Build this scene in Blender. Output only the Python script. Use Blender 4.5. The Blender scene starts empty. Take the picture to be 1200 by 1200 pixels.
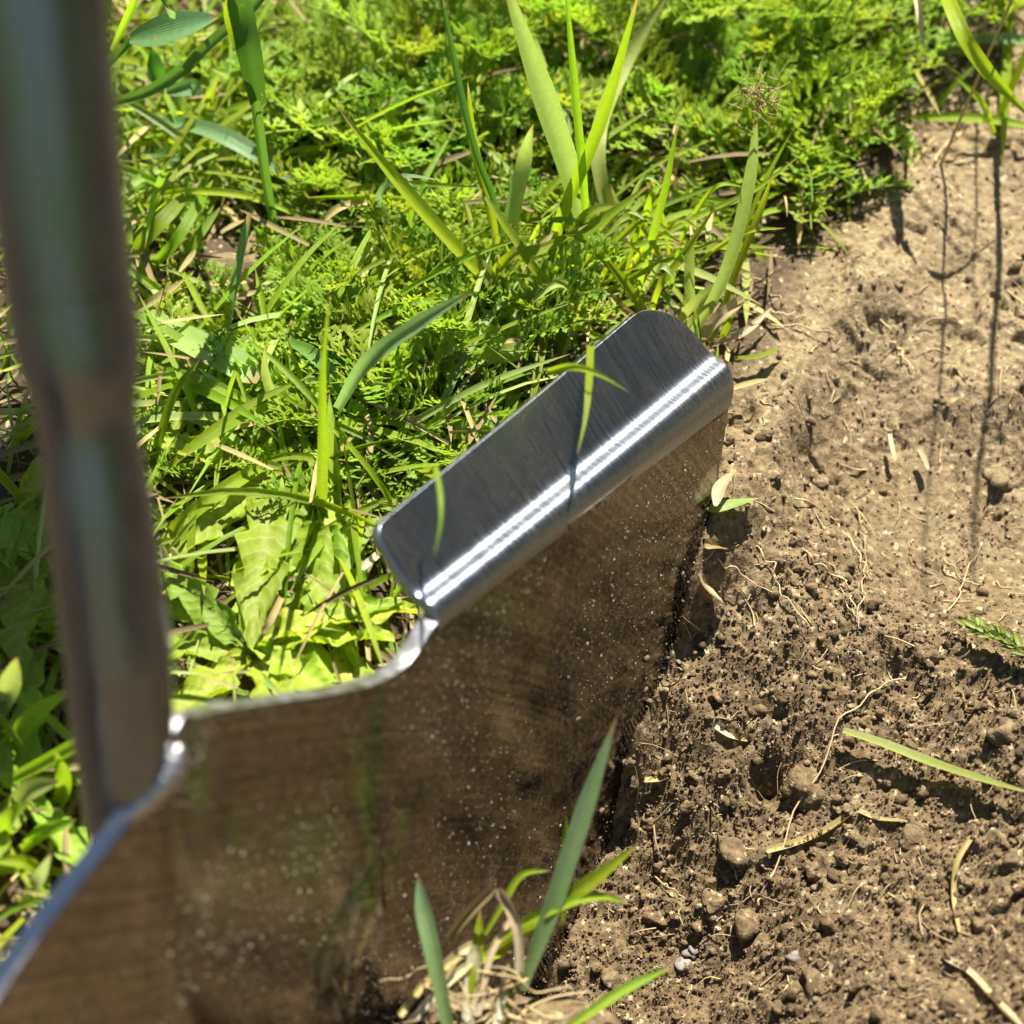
import bpy, math, random
import numpy as np
from mathutils import Vector, Matrix
R = math.radians
rng = np.random.default_rng(11)
random.seed(11)
scene = bpy.context.scene
COL = scene.collection

# ------------------------------------------------------------------ camera, sky, sun, exposure
CAM_H = 0.27            # metres above the lawn
PITCH = 50.0            # degrees below the horizon
FPX = 2600.0            # focal length for a 1200 pixel wide frame
cam_d = bpy.data.cameras.new('camera')
cam = bpy.data.objects.new('camera', cam_d); COL.objects.link(cam)
cam.location = (0, 0, CAM_H)
cam.rotation_euler = (R(90 - PITCH), 0, 0)
cam_d.sensor_width = 36; cam_d.lens = 36 * FPX / 1200
cam_d.clip_start = 0.01; cam_d.clip_end = 500
cam_d.dof.use_dof = True; cam_d.dof.focus_distance = 0.352
cam_d.dof.aperture_fstop = 17.5; cam_d.dof.aperture_blades = 0
scene.camera = cam

SUN_EL, SUN_AZ = 61.0, 19.0      # azimuth measured from +y towards +x
world = bpy.data.worlds.new('World'); scene.world = world; world.use_nodes = True
wn = world.node_tree.nodes; wn.clear()
sky = wn.new('ShaderNodeTexSky'); sky.sky_type = 'NISHITA'; sky.sun_disc = False
sky.sun_elevation = R(SUN_EL); sky.sun_rotation = R(SUN_AZ)
bg = wn.new('ShaderNodeBackground'); bg.inputs['Strength'].default_value = 0.05
wo = wn.new('ShaderNodeOutputWorld')
world.node_tree.links.new(sky.outputs[0], bg.inputs[0]); world.node_tree.links.new(bg.outputs[0], wo.inputs[0])
SUN = Vector((math.sin(R(SUN_AZ)) * math.cos(R(SUN_EL)), math.cos(R(SUN_AZ)) * math.cos(R(SUN_EL)), math.sin(R(SUN_EL))))
sl = bpy.data.lights.new('sun', 'SUN'); sl.energy = 5.0; sl.angle = R(0.53); sl.color = (1, 0.95, 0.86)
so = bpy.data.objects.new('sun', sl); COL.objects.link(so); so.location = SUN * 5
so.rotation_euler = SUN.to_track_quat('Z', 'Y').to_euler()
scene.view_settings.view_transform = 'Standard'; scene.view_settings.look = 'None'
scene.view_settings.exposure = 1.45; scene.view_settings.gamma = 1.0
scene.render.engine = 'CYCLES'
scene.cycles.use_denoising = True
scene.cycles.max_bounces = 4; scene.cycles.diffuse_bounces = 2; scene.cycles.glossy_bounces = 3; scene.cycles.transmission_bounces = 3; scene.cycles.transparent_max_bounces = 4
scene.cycles.use_adaptive_sampling = True; scene.cycles.adaptive_threshold = 0.02
scene.cycles.caustics_reflective = False; scene.cycles.caustics_refractive = False

# ------------------------------------------------------------------ helpers
_u = np.array([0, math.sin(R(PITCH)), math.cos(R(PITCH))])
_f = np.array([0, math.cos(R(PITCH)), -math.sin(R(PITCH))])
_c = np.array([0, 0, CAM_H])
def ray(px, py):
    return np.array([1., 0, 0]) * (px - 600) / FPX - _u * (py - 600) / FPX + _f
def at(px, py, h=0.0):                     # where a sight line meets the level h
    q = ray(px, py); return _c + q * ((h - CAM_H) / q[2])
def atz(px, py, z): return _c + ray(px, py) * z

def tag(o, label=None, cat=None, group=None, kind=None):
    if label: o['label'] = label
    if cat: o['category'] = cat
    if group: o['group'] = group
    if kind: o['kind'] = kind
    elif cat: o['kind'] = 'thing'
    return o
def mesh_np(name, V, faces=None, tris=None, quads=None, smooth=True):
    me = bpy.data.meshes.new(name)
    V = np.asarray(V, np.float32)
    ls = []; counts = []
    if tris is not None and len(tris): ls.append(np.asarray(tris, np.int32).ravel()); counts += [np.full(len(tris), 3, np.int32)]
    if quads is not None and len(quads): ls.append(np.asarray(quads, np.int32).ravel()); counts += [np.full(len(quads), 4, np.int32)]
    L = np.concatenate(ls); Cn = np.concatenate(counts)
    me.vertices.add(len(V)); me.vertices.foreach_set('co', V.ravel())
    me.loops.add(len(L)); me.loops.foreach_set('vertex_index', L)
    me.polygons.add(len(Cn))
    st = np.zeros(len(Cn), np.int32); st[1:] = np.cumsum(Cn)[:-1]
    me.polygons.foreach_set('loop_start', st); me.polygons.foreach_set('loop_total', Cn)
    me.polygons.foreach_set('use_smooth', np.full(len(Cn), smooth))
    me.update(calc_edges=True); me.validate()
    return me
def attr(me, name, vals):
    a = me.attributes.new(name, 'FLOAT', 'POINT'); a.data.foreach_set('value', np.asarray(vals, np.float32))
def obj(name, me, mat, parent=None, mtx=None):
    o = bpy.data.objects.new(name, me); COL.objects.link(o)
    if mat is not None and me is not None and not me.materials: me.materials.append(mat)
    if mtx is not None: o.matrix_world = mtx
    if parent is not None: o.parent = parent
    return o
def empty(name, loc, label, cat, group=None):
    o = bpy.data.objects.new(name, None); COL.objects.link(o); o.location = loc
    o.empty_display_size = 0.005
    return tag(o, label, cat, group)
def child(name, me, mat, parent):          # mesh in world coordinates under an Empty that only translates
    o = obj(name, me, mat); o.parent = parent
    o.location = -Vector(parent.location)
    return o
class Acc:                                  # gathers many small meshes into one
    def __init__(s): s.V = []; s.T = []; s.Q = []; s.n = 0; s.A = []
    def add(s, V, T=None, Q=None, a=0.0):
        V = np.asarray(V)
        if T is not None and len(T): s.T.append(np.asarray(T) + s.n)
        if Q is not None and len(Q): s.Q.append(np.asarray(Q) + s.n)
        s.V.append(V); s.n += len(V); s.A.append(np.full(len(V), a))
    def mesh(s, name, smooth=True):
        me = mesh_np(name, np.concatenate(s.V), tris=np.concatenate(s.T) if s.T else None, quads=np.concatenate(s.Q) if s.Q else None, smooth=smooth)
        attr(me, 'tone', np.concatenate(s.A)); return me

# gradient noise ------------------------------------------------------------
def perlin(x, y, seed=0):
    g = np.random.default_rng(seed).random((64, 64)) * 2 * np.pi
    gx, gy = np.cos(g), np.sin(g)
    xi = np.floor(x).astype(int); yi = np.floor(y).astype(int); xf = x - xi; yf = y - yi
    def dt(i, j): return gx[(xi + i) & 63, (yi + j) & 63] * (xf - i) + gy[(xi + i) & 63, (yi + j) & 63] * (yf - j)
    fx = xf * xf * xf * (xf * (xf * 6 - 15) + 10); fy = yf * yf * yf * (yf * (yf * 6 - 15) + 10)
    a = dt(0, 0) * (1 - fx) + dt(1, 0) * fx; b = dt(0, 1) * (1 - fx) + dt(1, 1) * fx
    return (a * (1 - fy) + b * fy) * 1.5
def worley(x, y, seed=0):
    rr = np.random.default_rng(seed); jx = rr.random((64, 64)); jy = rr.random((64, 64)); jr = rr.random((64, 64))
    xi = np.floor(x).astype(int); yi = np.floor(y).astype(int)
    best = np.full(x.shape, 9.0); rad = np.zeros(x.shape)
    for i in (-1, 0, 1):
        for j in (-1, 0, 1):
            a, b = (xi + i) & 63, (yi + j) & 63
            dd = (xi + i + jx[a, b] - x) ** 2 + (yi + j + jy[a, b] - y) ** 2
            m = dd < best; best = np.where(m, dd, best); rad = np.where(m, jr[a, b], rad)
    return np.sqrt(best), rad
def sstep(a, b, x):
    t = np.clip((x - a) / (b - a), 0, 1); return t * t * (3 - 2 * t)

# ------------------------------------------------------------------ materials
def new_mat(name):
    m = bpy.data.materials.new(name); m.use_nodes = True
    nt = m.node_tree; b = nt.nodes['Principled BSDF']
    return m, nt, b, nt.nodes['Material Output']
def N(nt, t, **kw):
    n = nt.nodes.new(t)
    for k, v in kw.items():
        if hasattr(n, k): setattr(n, k, v)
        else: n.inputs[k].default_value = v
    return n
def noise(nt, scale, detail=4, rough=0.6, vec=None):
    n = N(nt, 'ShaderNodeTexNoise'); n.inputs['Scale'].default_value = scale; n.inputs['Detail'].default_value = detail; n.inputs['Roughness'].default_value = rough
    if vec is not None: nt.links.new(vec, n.inputs['Vector'])
    return n
def ramp(nt, fac, stops):
    r = N(nt, 'ShaderNodeValToRGB'); e = r.color_ramp.elements
    while len(e) < len(stops): e.new(0.5)
    for k, (p, c) in enumerate(stops): e[k].position = p; e[k].color = (*c, 1)
    nt.links.new(fac, r.inputs[0]); return r
def mix(nt, fac, a, b, mode='MIX'):
    m = N(nt, 'ShaderNodeMix', data_type='RGBA', blend_type=mode)
    if isinstance(fac, (int, float)): m.inputs[0].default_value = fac
    else: nt.links.new(fac, m.inputs[0])
    for k, v in ((6, a), (7, b)):
        if isinstance(v, tuple): m.inputs[k].default_value = (*v, 1)
        else: nt.links.new(v, m.inputs[k])
    return m.outputs[2]

def leaf_mat(name, base, tip, trans, dry=(0.36, 0.25, 0.10), tl=0.45, rough=0.42, spots=0.06, stripe=0.0, veins=False, hue=(0.475, 0.52)):
    """leaf: base/tip colour along attribute 'len', per object and per attribute 'tone' variation, translucent"""
    m, nt, b, out = new_mat(name); L = nt.links
    al = N(nt, 'ShaderNodeAttribute', attribute_name='len'); at_ = N(nt, 'ShaderNodeAttribute', attribute_name='tone')
    oi = N(nt, 'ShaderNodeObjectInfo'); tc = N(nt, 'ShaderNodeTexCoord')
    c = mix(nt, al.outputs['Fac'], base, tip)
    hs = N(nt, 'ShaderNodeHueSaturation'); L.new(c, hs.inputs['Color'])
    ad = N(nt, 'ShaderNodeMath', operation='ADD'); L.new(at_.outputs['Fac'], ad.inputs[0]); L.new(oi.outputs['Random'], ad.inputs[1])
    fr = N(nt, 'ShaderNodeMath', operation='FRACT'); L.new(ad.outputs[0], fr.inputs[0])
    mr = N(nt, 'ShaderNodeMapRange'); mr.inputs['To Min'].default_value = hue[0]; mr.inputs['To Max'].default_value = hue[1]; L.new(fr.outputs[0], mr.inputs[0]); L.new(mr.outputs[0], hs.inputs['Hue'])
    m2 = N(nt, 'ShaderNodeMath', operation='MULTIPLY'); L.new(fr.outputs[0], m2.inputs[0]); m2.inputs[1].default_value = 7.31
    f2 = N(nt, 'ShaderNodeMath', operation='FRACT'); L.new(m2.outputs[0], f2.inputs[0])
    mv = N(nt, 'ShaderNodeMapRange'); mv.inputs['To Min'].default_value = 0.72; mv.inputs['To Max'].default_value = 1.25; L.new(f2.outputs[0], mv.inputs[0]); L.new(mv.outputs[0], hs.inputs['Value'])
    nz = noise(nt, 900, 3, 0.6, tc.outputs['Object'])
    col = mix(nt, 0.22, hs.outputs[0], ramp(nt, nz.outputs[0], [(0.3, (0.35, 0.35, 0.3)), (0.7, (1, 1, 0.9))]).outputs[0], 'MULTIPLY')
    if spots:
        ns = noise(nt, 260, 2, 0.5, tc.outputs['Object'])
        rs = ramp(nt, ns.outputs[0], [(0.70, (0, 0, 0)), (0.76, (1, 1, 1))])
        col = mix(nt, rs.outputs[0], col, dry)
    if stripe and spots:
        tp = N(nt, 'ShaderNodeMath', operation='MULTIPLY_ADD'); L.new(nz.outputs[0], tp.inputs[0]); tp.inputs[1].default_value = 0.10; L.new(al.outputs['Fac'], tp.inputs[2])
        col = mix(nt, ramp(nt, tp.outputs[0], [(0.955, (0, 0, 0)), (1.0, (0.85, 0.85, 0.85))]).outputs[0], col, dry)
    L.new(col, b.inputs['Base Color']); b.inputs['Roughness'].default_value = rough
    b.inputs['Specular IOR Level'].default_value = 0.28
    bp = N(nt, 'ShaderNodeBump'); bp.inputs['Strength'].default_value = 0.35; bp.inputs['Distance'].default_value = 0.0002
    if stripe:
        ac = N(nt, 'ShaderNodeAttribute', attribute_name='across')
        mu = N(nt, 'ShaderNodeMath', operation='MULTIPLY'); mu.inputs[1].default_value = stripe; L.new(ac.outputs['Fac'], mu.inputs[0])
        sn = N(nt, 'ShaderNodeMath', operation='SINE'); L.new(mu.outputs[0], sn.inputs[0])
        mm = N(nt, 'ShaderNodeMath', operation='MULTIPLY_ADD'); mm.inputs[1].default_value = 0.5; L.new(sn.outputs[0], mm.inputs[0]); L.new(nz.outputs[0], mm.inputs[2]); L.new(mm.outputs[0], bp.inputs['Height'])
    else: L.new(nz.outputs[0], bp.inputs['Height'])
    L.new(bp.outputs[0], b.inputs['Normal'])
    if veins:
        uu = N(nt, 'ShaderNodeAttribute', attribute_name='u'); xx = N(nt, 'ShaderNodeAttribute', attribute_name='across')
        ab = N(nt, 'ShaderNodeMath', operation='ABSOLUTE'); L.new(xx.outputs['Fac'], ab.inputs[0])
        ma = N(nt, 'ShaderNodeMath', operation='MULTIPLY_ADD'); L.new(ab.outputs[0], ma.inputs[0]); ma.inputs[1].default_value = -0.16; L.new(uu.outputs['Fac'], ma.inputs[2])
        wob = N(nt, 'ShaderNodeMath', operation='MULTIPLY_ADD'); L.new(nz.outputs[0], wob.inputs[0]); wob.inputs[1].default_value = 0.03; L.new(ma.outputs[0], wob.inputs[2])
        sm = N(nt, 'ShaderNodeMath', operation='MULTIPLY'); L.new(wob.outputs[0], sm.inputs[0]); sm.inputs[1].default_value = 75
        si = N(nt, 'ShaderNodeMath', operation='SINE'); L.new(sm.outputs[0], si.inputs[0])
        rv = ramp(nt, si.outputs[0], [(0.80, (0, 0, 0)), (1.0, (1, 1, 1))])
        col = mix(nt, rv.outputs[0], col, mix(nt, 0.2, col, (0.55, 0.60, 0.25)))
        L.new(col, b.inputs['Base Color'])
        b2_ = N(nt, 'ShaderNodeBump'); b2_.inputs['Strength'].default_value = 0.16; b2_.inputs['Distance'].default_value = 0.0004; L.new(si.outputs[0], b2_.inputs['Height']); L.new(bp.outputs[0], b2_.inputs['Normal']); L.new(b2_.outputs[0], b.inputs['Normal'])
    tr = N(nt, 'ShaderNodeBsdfTranslucent')
    tcx = mix(nt, 1.0, col, trans, 'MULTIPLY'); L.new(tcx, tr.inputs[0])
    ms = N(nt, 'ShaderNodeMixShader'); ms.inputs[0].default_value = tl
    L.new(b.outputs[0], ms.inputs[1]); L.new(tr.outputs[0], ms.inputs[2]); L.new(ms.outputs[0], out.inputs[0])
    return m
M = {}
M['grass'] = leaf_mat('grass_blade_green', (0.29, 0.38, 0.022), (0.23, 0.355, 0.020), (1.6, 1.65, 0.8), tl=0.5, stripe=40)
M['grass_pale'] = leaf_mat('grass_blade_pale', (0.36, 0.45, 0.12), (0.33, 0.44, 0.12), (1.5, 1.4, 0.9), tl=0.4, stripe=55)
M['grass_teal'] = leaf_mat('grass_blade_bluish', (0.22, 0.37, 0.13), (0.24, 0.40, 0.19), (1.5, 1.5, 0.9), tl=0.42, stripe=45)
M['grass_dark'] = leaf_mat('grass_blade_dark', (0.09, 0.20, 0.03), (0.09, 0.20, 0.05), (1.4, 1.5, 0.7), tl=0.35, stripe=40)
M['olive'] = leaf_mat('olive_spikelet', (0.17, 0.20, 0.045), (0.22, 0.25, 0.06), (1.4, 1.4, 0.8), tl=0.3, spots=0, hue=(0.49, 0.51))
M['yarrow'] = leaf_mat('feathery_leaf', (0.295, 0.39, 0.050), (0.225, 0.36, 0.036), (1.7, 1.6, 0.8), tl=0.45, spots=0, rough=0.5)
M['dandelion'] = leaf_mat('broad_leaf', (0.36, 0.45, 0.07), (0.28, 0.41, 0.028), (1.6, 1.5, 0.8), tl=0.4, spots=0.04, rough=0.6, veins=True)
M['straw'] = leaf_mat('dry_straw', (0.46, 0.36, 0.15), (0.37, 0.28, 0.115), (1.2, 1.1, 0.9), tl=0.2, spots=0, rough=0.6, stripe=30, hue=(0.497, 0.512))
M['straw_pale'] = leaf_mat('pale_straw', (0.66, 0.55, 0.36), (0.60, 0.46, 0.26), (1.2, 1.1, 0.9), tl=0.25, spots=0, rough=0.55, stripe=30, hue=(0.497, 0.512))
M['stem_white'] = leaf_mat('white_stem_base', (0.82, 0.76, 0.58), (0.66, 0.64, 0.36), (1.2, 1.1, 0.8), tl=0.3, spots=0, rough=0.4, hue=(0.497, 0.512))
M['root'] = leaf_mat('root_fibre', (0.50, 0.36, 0.18), (0.55, 0.42, 0.24), (1.1, 1.0, 0.8), tl=0.15, spots=0, rough=0.7, hue=(0.497, 0.512))
M['straw_dark'] = leaf_mat('brown_litter', (0.15, 0.105, 0.045), (0.22, 0.155, 0.07), (1.1, 1.0, 0.8), tl=0.1, spots=0, rough=0.7, hue=(0.497, 0.512))

def soil_mat(name, grain=False):
    m, nt, b, out = new_mat(name); L = nt.links
    geo = N(nt, 'ShaderNodeNewGeometry'); pos = geo.outputs['Position']
    fresh = N(nt, 'ShaderNodeAttribute', attribute_name='fresh').outputs['Fac']
    n1 = noise(nt, 60, 5, 0.6, pos); n2 = noise(nt, 700, 4, 0.65, pos); n3 = noise(nt, 2600, 2, 0.6, pos)
    dry = ramp(nt, n2.outputs[0], [(0.28, (0.122, 0.087, 0.043)), (0.5, (0.212, 0.158, 0.082)), (0.72, (0.305, 0.236, 0.126))])
    wet = ramp(nt, n2.outputs[0], [(0.28, (0.066, 0.043, 0.020)), (0.5, (0.132, 0.091, 0.044)), (0.75, (0.25, 0.181, 0.093))])
    ad = N(nt, 'ShaderNodeMath', operation='ADD'); L.new(fresh, ad.inputs[0])
    sc = N(nt, 'ShaderNodeMapRange'); sc.inputs['From Min'].default_value = 0.3; sc.inputs['From Max'].default_value = 0.7; sc.inputs['To Min'].default_value = -0.35; sc.inputs['To Max'].default_value = 0.35
    L.new(n1.outputs[0], sc.inputs[0]); L.new(sc.outputs[0], ad.inputs[1])
    ad.use_clamp = True
    c = mix(nt, ad.outputs[0], dry.outputs[0], wet.outputs[0])
    c = mix(nt, N(nt, 'ShaderNodeAttribute', attribute_name='moist').outputs['Fac'], c, (0.045, 0.029, 0.018))
    # scattered light and dark mineral specks
    vo = N(nt, 'ShaderNodeTexVoronoi'); vo.inputs['Scale'].default_value = 1500; L.new(pos, vo.inputs['Vector'])
    sp = ramp(nt, vo.outputs['Color'], [(0.80, (0, 0, 0)), (0.90, (1, 1, 1))])
    c = mix(nt, sp.outputs[0], c, (0.36, 0.29, 0.17))
    sp2 = ramp(nt, vo.outputs['Color'], [(0.10, (1, 1, 1)), (0.18, (0, 0, 0))])
    c = mix(nt, sp2.outputs[0], c, (0.10, 0.068, 0.042))
    if grain:
        tn = N(nt, 'ShaderNodeAttribute', attribute_name='tone').outputs['Fac']
        tr = ramp(nt, tn, [(0.0, (0.55, 0.52, 0.5)), (0.6, (1, 1, 1)), (0.93, (1.15, 1.12, 1.08)), (1.0, (1.9, 1.95, 2.0))])
        c = mix(nt, 1.0, c, tr.outputs[0], 'MULTIPLY')
    L.new(c, b.inputs['Base Color']); b.inputs['Roughness'].default_value = 0.9; b.inputs['Specular IOR Level'].default_value = 0.25
    b1 = N(nt, 'ShaderNodeBump'); b1.inputs['Strength'].default_value = 0.9; b1.inputs['Distance'].default_value = 0.0006; L.new(n2.outputs[0], b1.inputs['Height'])
    b2 = N(nt, 'ShaderNodeBump'); b2.inputs['Strength'].default_value = 0.8; b2.inputs['Distance'].default_value = 0.0002; L.new(n3.outputs[0], b2.inputs['Height']); L.new(b1.outputs[0], b2.inputs['Normal'])
    L.new(b2.outputs[0], b.inputs['Normal'])
    return m
M['soil'] = soil_mat('garden_soil'); M['crumb'] = soil_mat('soil_crumbs', True)

def steel_mat(name, rough, dust, streak_axis, aniso=0.0, base=(0.56, 0.565, 0.575), bump=0.12, surf=False, dirt=False):
    m, nt, b, out = new_mat(name); L = nt.links
    tc = N(nt, 'ShaderNodeTexCoord'); mp = N(nt, 'ShaderNodeMapping')
    if surf:
        cx = N(nt, 'ShaderNodeCombineXYZ')
        for k_, a_ in enumerate(('sw', 'sv')): L.new(N(nt, 'ShaderNodeAttribute', attribute_name=a_).outputs['Fac'], cx.inputs[k_])
        L.new(cx.outputs[0], mp.inputs[0])
    else: L.new(tc.outputs['Object'], mp.inputs[0])
    mp.inputs['Scale'].default_value = streak_axis
    st = noise(nt, 1.0, 5, 0.65, mp.outputs[0])
    bl = noise(nt, 45, 5, 0.6, tc.outputs['Object']); fine = noise(nt, 2500, 2, 0.6, tc.outputs['Object'])
    b.inputs['Metallic'].default_value = 1.0
    c = mix(nt, 0.35, base, ramp(nt, st.outputs[0], [(0.3, (0.55, 0.55, 0.56)), (0.7, (1, 1, 1))]).outputs[0], 'MULTIPLY')
    L.new(c, b.inputs['Base Color'])
    rr = N(nt, 'ShaderNodeMapRange'); rr.inputs['From Min'].default_value = 0.3; rr.inputs['From Max'].default_value = 0.7
    rr.inputs['To Min'].default_value = rough * (0.65 if aniso else 0.6); rr.inputs['To Max'].default_value = rough * (1.3 if aniso else 1.6); L.new(st.outputs[0], rr.inputs[0]); L.new(rr.outputs[0], b.inputs['Roughness'])
    b.inputs['Anisotropic'].default_value = aniso
    if aniso:
        tv = N(nt, 'ShaderNodeCombineXYZ'); tv.inputs[0].default_value, tv.inputs[1].default_value, tv.inputs[2].default_value = 0.56289, 0.77614, -0.28419; L.new(tv.outputs[0], b.inputs['Tangent'])
    bp = N(nt, 'ShaderNodeBump'); bp.inputs['Strength'].default_value = bump; bp.inputs['Distance'].default_value = 0.0001; L.new(st.outputs[0], bp.inputs['Height']); L.new(bp.outputs[0], b.inputs['Normal'])
    if dust > 0:
        df = N(nt, 'ShaderNodeBsdfDiffuse')
        dc = ramp(nt, fine.outputs[0], [(0.3, (0.16, 0.11, 0.07)), (0.7, (0.36, 0.27, 0.17))]); L.new(dc.outputs[0], df.inputs[0])
        mul = N(nt, 'ShaderNodeMath', operation='MULTIPLY'); L.new(ramp(nt, bl.outputs[0], [(0.32, (0, 0, 0)), (0.72, (1, 1, 1))]).outputs[0], mul.inputs[0])
        f2 = ramp(nt, fine.outputs[0], [(0.40, (0.2, 0.2, 0.2)), (0.62, (1, 1, 1))]); L.new(f2.outputs[0], mul.inputs[1])
        m3 = N(nt, 'ShaderNodeMath', operation='MULTIPLY'); L.new(mul.outputs[0], m3.inputs[0]); m3.inputs[1].default_value = dust
        if dirt:
            g2 = noise(nt, 1300, 3, 0.75, tc.outputs['Object'])
            L.new(ramp(nt, g2.outputs[0], [(0.40, (0.0, 0.0, 0.0)), (0.52, (0.25, 0.25, 0.25)), (0.62, (1, 1, 1))]).outputs[0], mul.inputs[1])
            L.new(ramp(nt, bl.outputs[0], [(0.36, (0.08, 0.08, 0.08)), (0.62, (1, 1, 1))]).outputs[0], mul.inputs[0])
            bm_ = N(nt, 'ShaderNodeMapping'); bm_.inputs['Scale'].default_value = (150, 38, 1); L.new(mp.inputs[0].links[0].from_socket, bm_.inputs[0]); bn_ = noise(nt, 1.0, 5, 0.65, bm_.outputs[0])
            L.new(ramp(nt, bn_.outputs[0], [(0.38, (0.05, 0.05, 0.05)), (0.62, (1, 1, 1))]).outputs[0], mul.inputs[0])
            L.new(ramp(nt, fine.outputs[0], [(0.3, (0.15, 0.115, 0.08)), (0.7, (0.46, 0.37, 0.26))]).outputs[0], df.inputs[0])
            bd = N(nt, 'ShaderNodeBump'); bd.inputs['Strength'].default_value = 1.0; bd.inputs['Distance'].default_value = 0.0004; L.new(g2.outputs[0], bd.inputs['Height']); L.new(bd.outputs[0], df.inputs['Normal'])
            sc_ = N(nt, 'ShaderNodeMapping'); sc_.inputs['Scale'].default_value = (9, 800, 1); L.new(mp.inputs[0].links[0].from_socket, sc_.inputs[0]); s3 = noise(nt, 1.0, 4, 0.7, sc_.outputs[0])
            c2 = mix(nt, 0.55, c, ramp(nt, s3.outputs[0], [(0.36, (0.18, 0.17, 0.16)), (0.5, (0.6, 0.58, 0.56)), (0.64, (1.3, 1.15, 1.0))]).outputs[0], 'MULTIPLY'); c2 = mix(nt, 0.8, c2, ramp(nt, g2.outputs[0], [(0.36, (0.35, 0.33, 0.31)), (0.52, (0.85, 0.83, 0.8)), (0.64, (1.35, 1.3, 1.2))]).outputs[0], 'MULTIPLY'); L.new(c2, b.inputs['Base Color'])
        ms = N(nt, 'ShaderNodeMixShader'); L.new(m3.outputs[0], ms.inputs[0]); L.new(b.outputs[0], ms.inputs[1]); L.new(df.outputs[0], ms.inputs[2]); L.new(ms.outputs[0], out.inputs[0])
    return m
M['steel_blade'] = steel_mat('brushed_steel_blade', 0.085, 0.34, (14, 1300, 1), base=(0.27, 0.255, 0.232), bump=0.30, surf=True, dirt=True)
M['steel_tread'] = steel_mat('polished_steel_tread', 0.31, 0.12, (2600, 45, 1), aniso=0.72, base=(0.33, 0.365, 0.42), bump=0.22, surf=True)
M['steel_tube'] = steel_mat('satin_steel_tube', 0.24, 0.0, (300, 300, 30), base=(0.16, 0.176, 0.21))
M['steel_weld'] = steel_mat('ground_steel_weld', 0.36, 0.25, (300, 300, 30), base=(0.42, 0.42, 0.43))  # paler, rougher steel giving the blade rim and added bead a white glint
m, nt, b, out = new_mat('dust_speck'); b.inputs['Roughness'].default_value = 0.3; b.inputs['Base Color'].default_value = (0.62, 0.54, 0.43, 1); M['speck'] = m
m, nt, b, out = new_mat('rubber_grip'); b.inputs['Roughness'].default_value = 0.6; b.inputs['Base Color'].default_value = (0.03, 0.03, 0.032, 1); M['grip'] = m
m, nt, b, out = new_mat('grey_stone'); b.inputs['Roughness'].default_value = 0.7
_tc = N(nt, 'ShaderNodeTexCoord'); nt.links.new(ramp(nt, noise(nt, 500, 4, 0.6, _tc.outputs['Object']).outputs[0], [(0.3, (0.11, 0.095, 0.08)), (0.7, (0.24, 0.21, 0.18))]).outputs[0], b.inputs['Base Color']); M['stone'] = m
m, nt, b, out = new_mat('hedge_leaf'); b.inputs['Roughness'].default_value = 0.5
_oi = N(nt, 'ShaderNodeNewGeometry'); nt.links.new(ramp(nt, noise(nt, 6, 5, 0.7, _oi.outputs['Position']).outputs[0], [(0.3, (0.02, 0.045, 0.012)), (0.7, (0.07, 0.12, 0.03))]).outputs[0], b.inputs['Base Color']); M['hedge'] = m
m, nt, b, out = new_mat('hedge_wood'); b.inputs['Roughness'].default_value = 0.8; b.inputs['Base Color'].default_value = (0.09, 0.06, 0.04, 1); M['wood'] = m

# ------------------------------------------------------------------ spade frame (world vectors)
A = np.array([-0.04202, 0.13675, 0.06781])      # axis of the spade on the blade's front
WV = np.array([0.56289, 0.77614, -0.28419])     # along the blade's width
DV = np.array([-0.00288, -0.34199, -0.93970])   # down the blade
NV = np.array([-0.82653, 0.52976, -0.19026])    # out of the blade's back
def SP(s, t, o=0.0): return A + np.multiply.outer(s, WV) + np.multiply.outer(t, DV) + np.multiply.outer(o, NV)
PK = float(NV @ (A - _c))
def on_blade(px, py): q = ray(px, py); return _c + q * (PK / (NV @ q))

# ------------------------------------------------------------------ ground
ctl = []
for px, py, dz in [(855, 500, .010), (838, 590, .004), (805, 735, .002), (745, 900, .0015), (703, 1020, .0015), (657, 1160, .002), (600, 1290, .003)]:
    q = ray(px, py); z = PK / (NV @ q); ctl.append(atz(px, py, z + dz))
for px, py, h in [(920, 300, -.001), (1000, 200, -.001), (1150, 150, -.001), (1190, 30, -.001), (1150, 400, -.004), (1000, 430, -.005), (900, 470, -.007), (1050, 650, -.026), (1190, 620, -.022), (950, 600, -.019), (1300, 400, -.004), (1300, 100, -.001), (1120, 540, -.013)]:
    ctl.append(at(px, py, h))
for px, py, z in [(875, 600, .350), (858, 690, .3535), (835, 790, .353), (790, 890, .351), (748, 1000, .350), (705, 1110, .350), (900, 760, .355), (1000, 800, .353), (1150, 800, .342), (900, 930, .353), (1020, 960, .343), (1000, 1100, .330), (1150, 1080, .322), (850, 1130, .346), (760, 1180, .345), (1200, 1200, .308), (1000, 1300, .310), (800, 1300, .328), (1300, 900, .328), (1320, 1150, .30), (500, 1260, .330), (380, 1300, .318), (200, 1380, .285), (-100, 1500, .262)]:
    ctl.append(atz(px, py, z))
for x, y, h in [(.15, .05, -.015), (.05, .06, -.02), (-.05, .0, -.03), (.25, .2, -.01), (.3, .4, -.003), (.1, .5, -.001), (-.2, -.15, -.02), (.2, -.2, -.02)]:
    ctl.append(np.array([x, y, h]))
ctl = np.array(ctl)
def qline(x, y): return (-0.8265 * x + 0.5298 * y - 0.0945) / 0.9817     # > 0 on the lawn side of the cut
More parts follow.
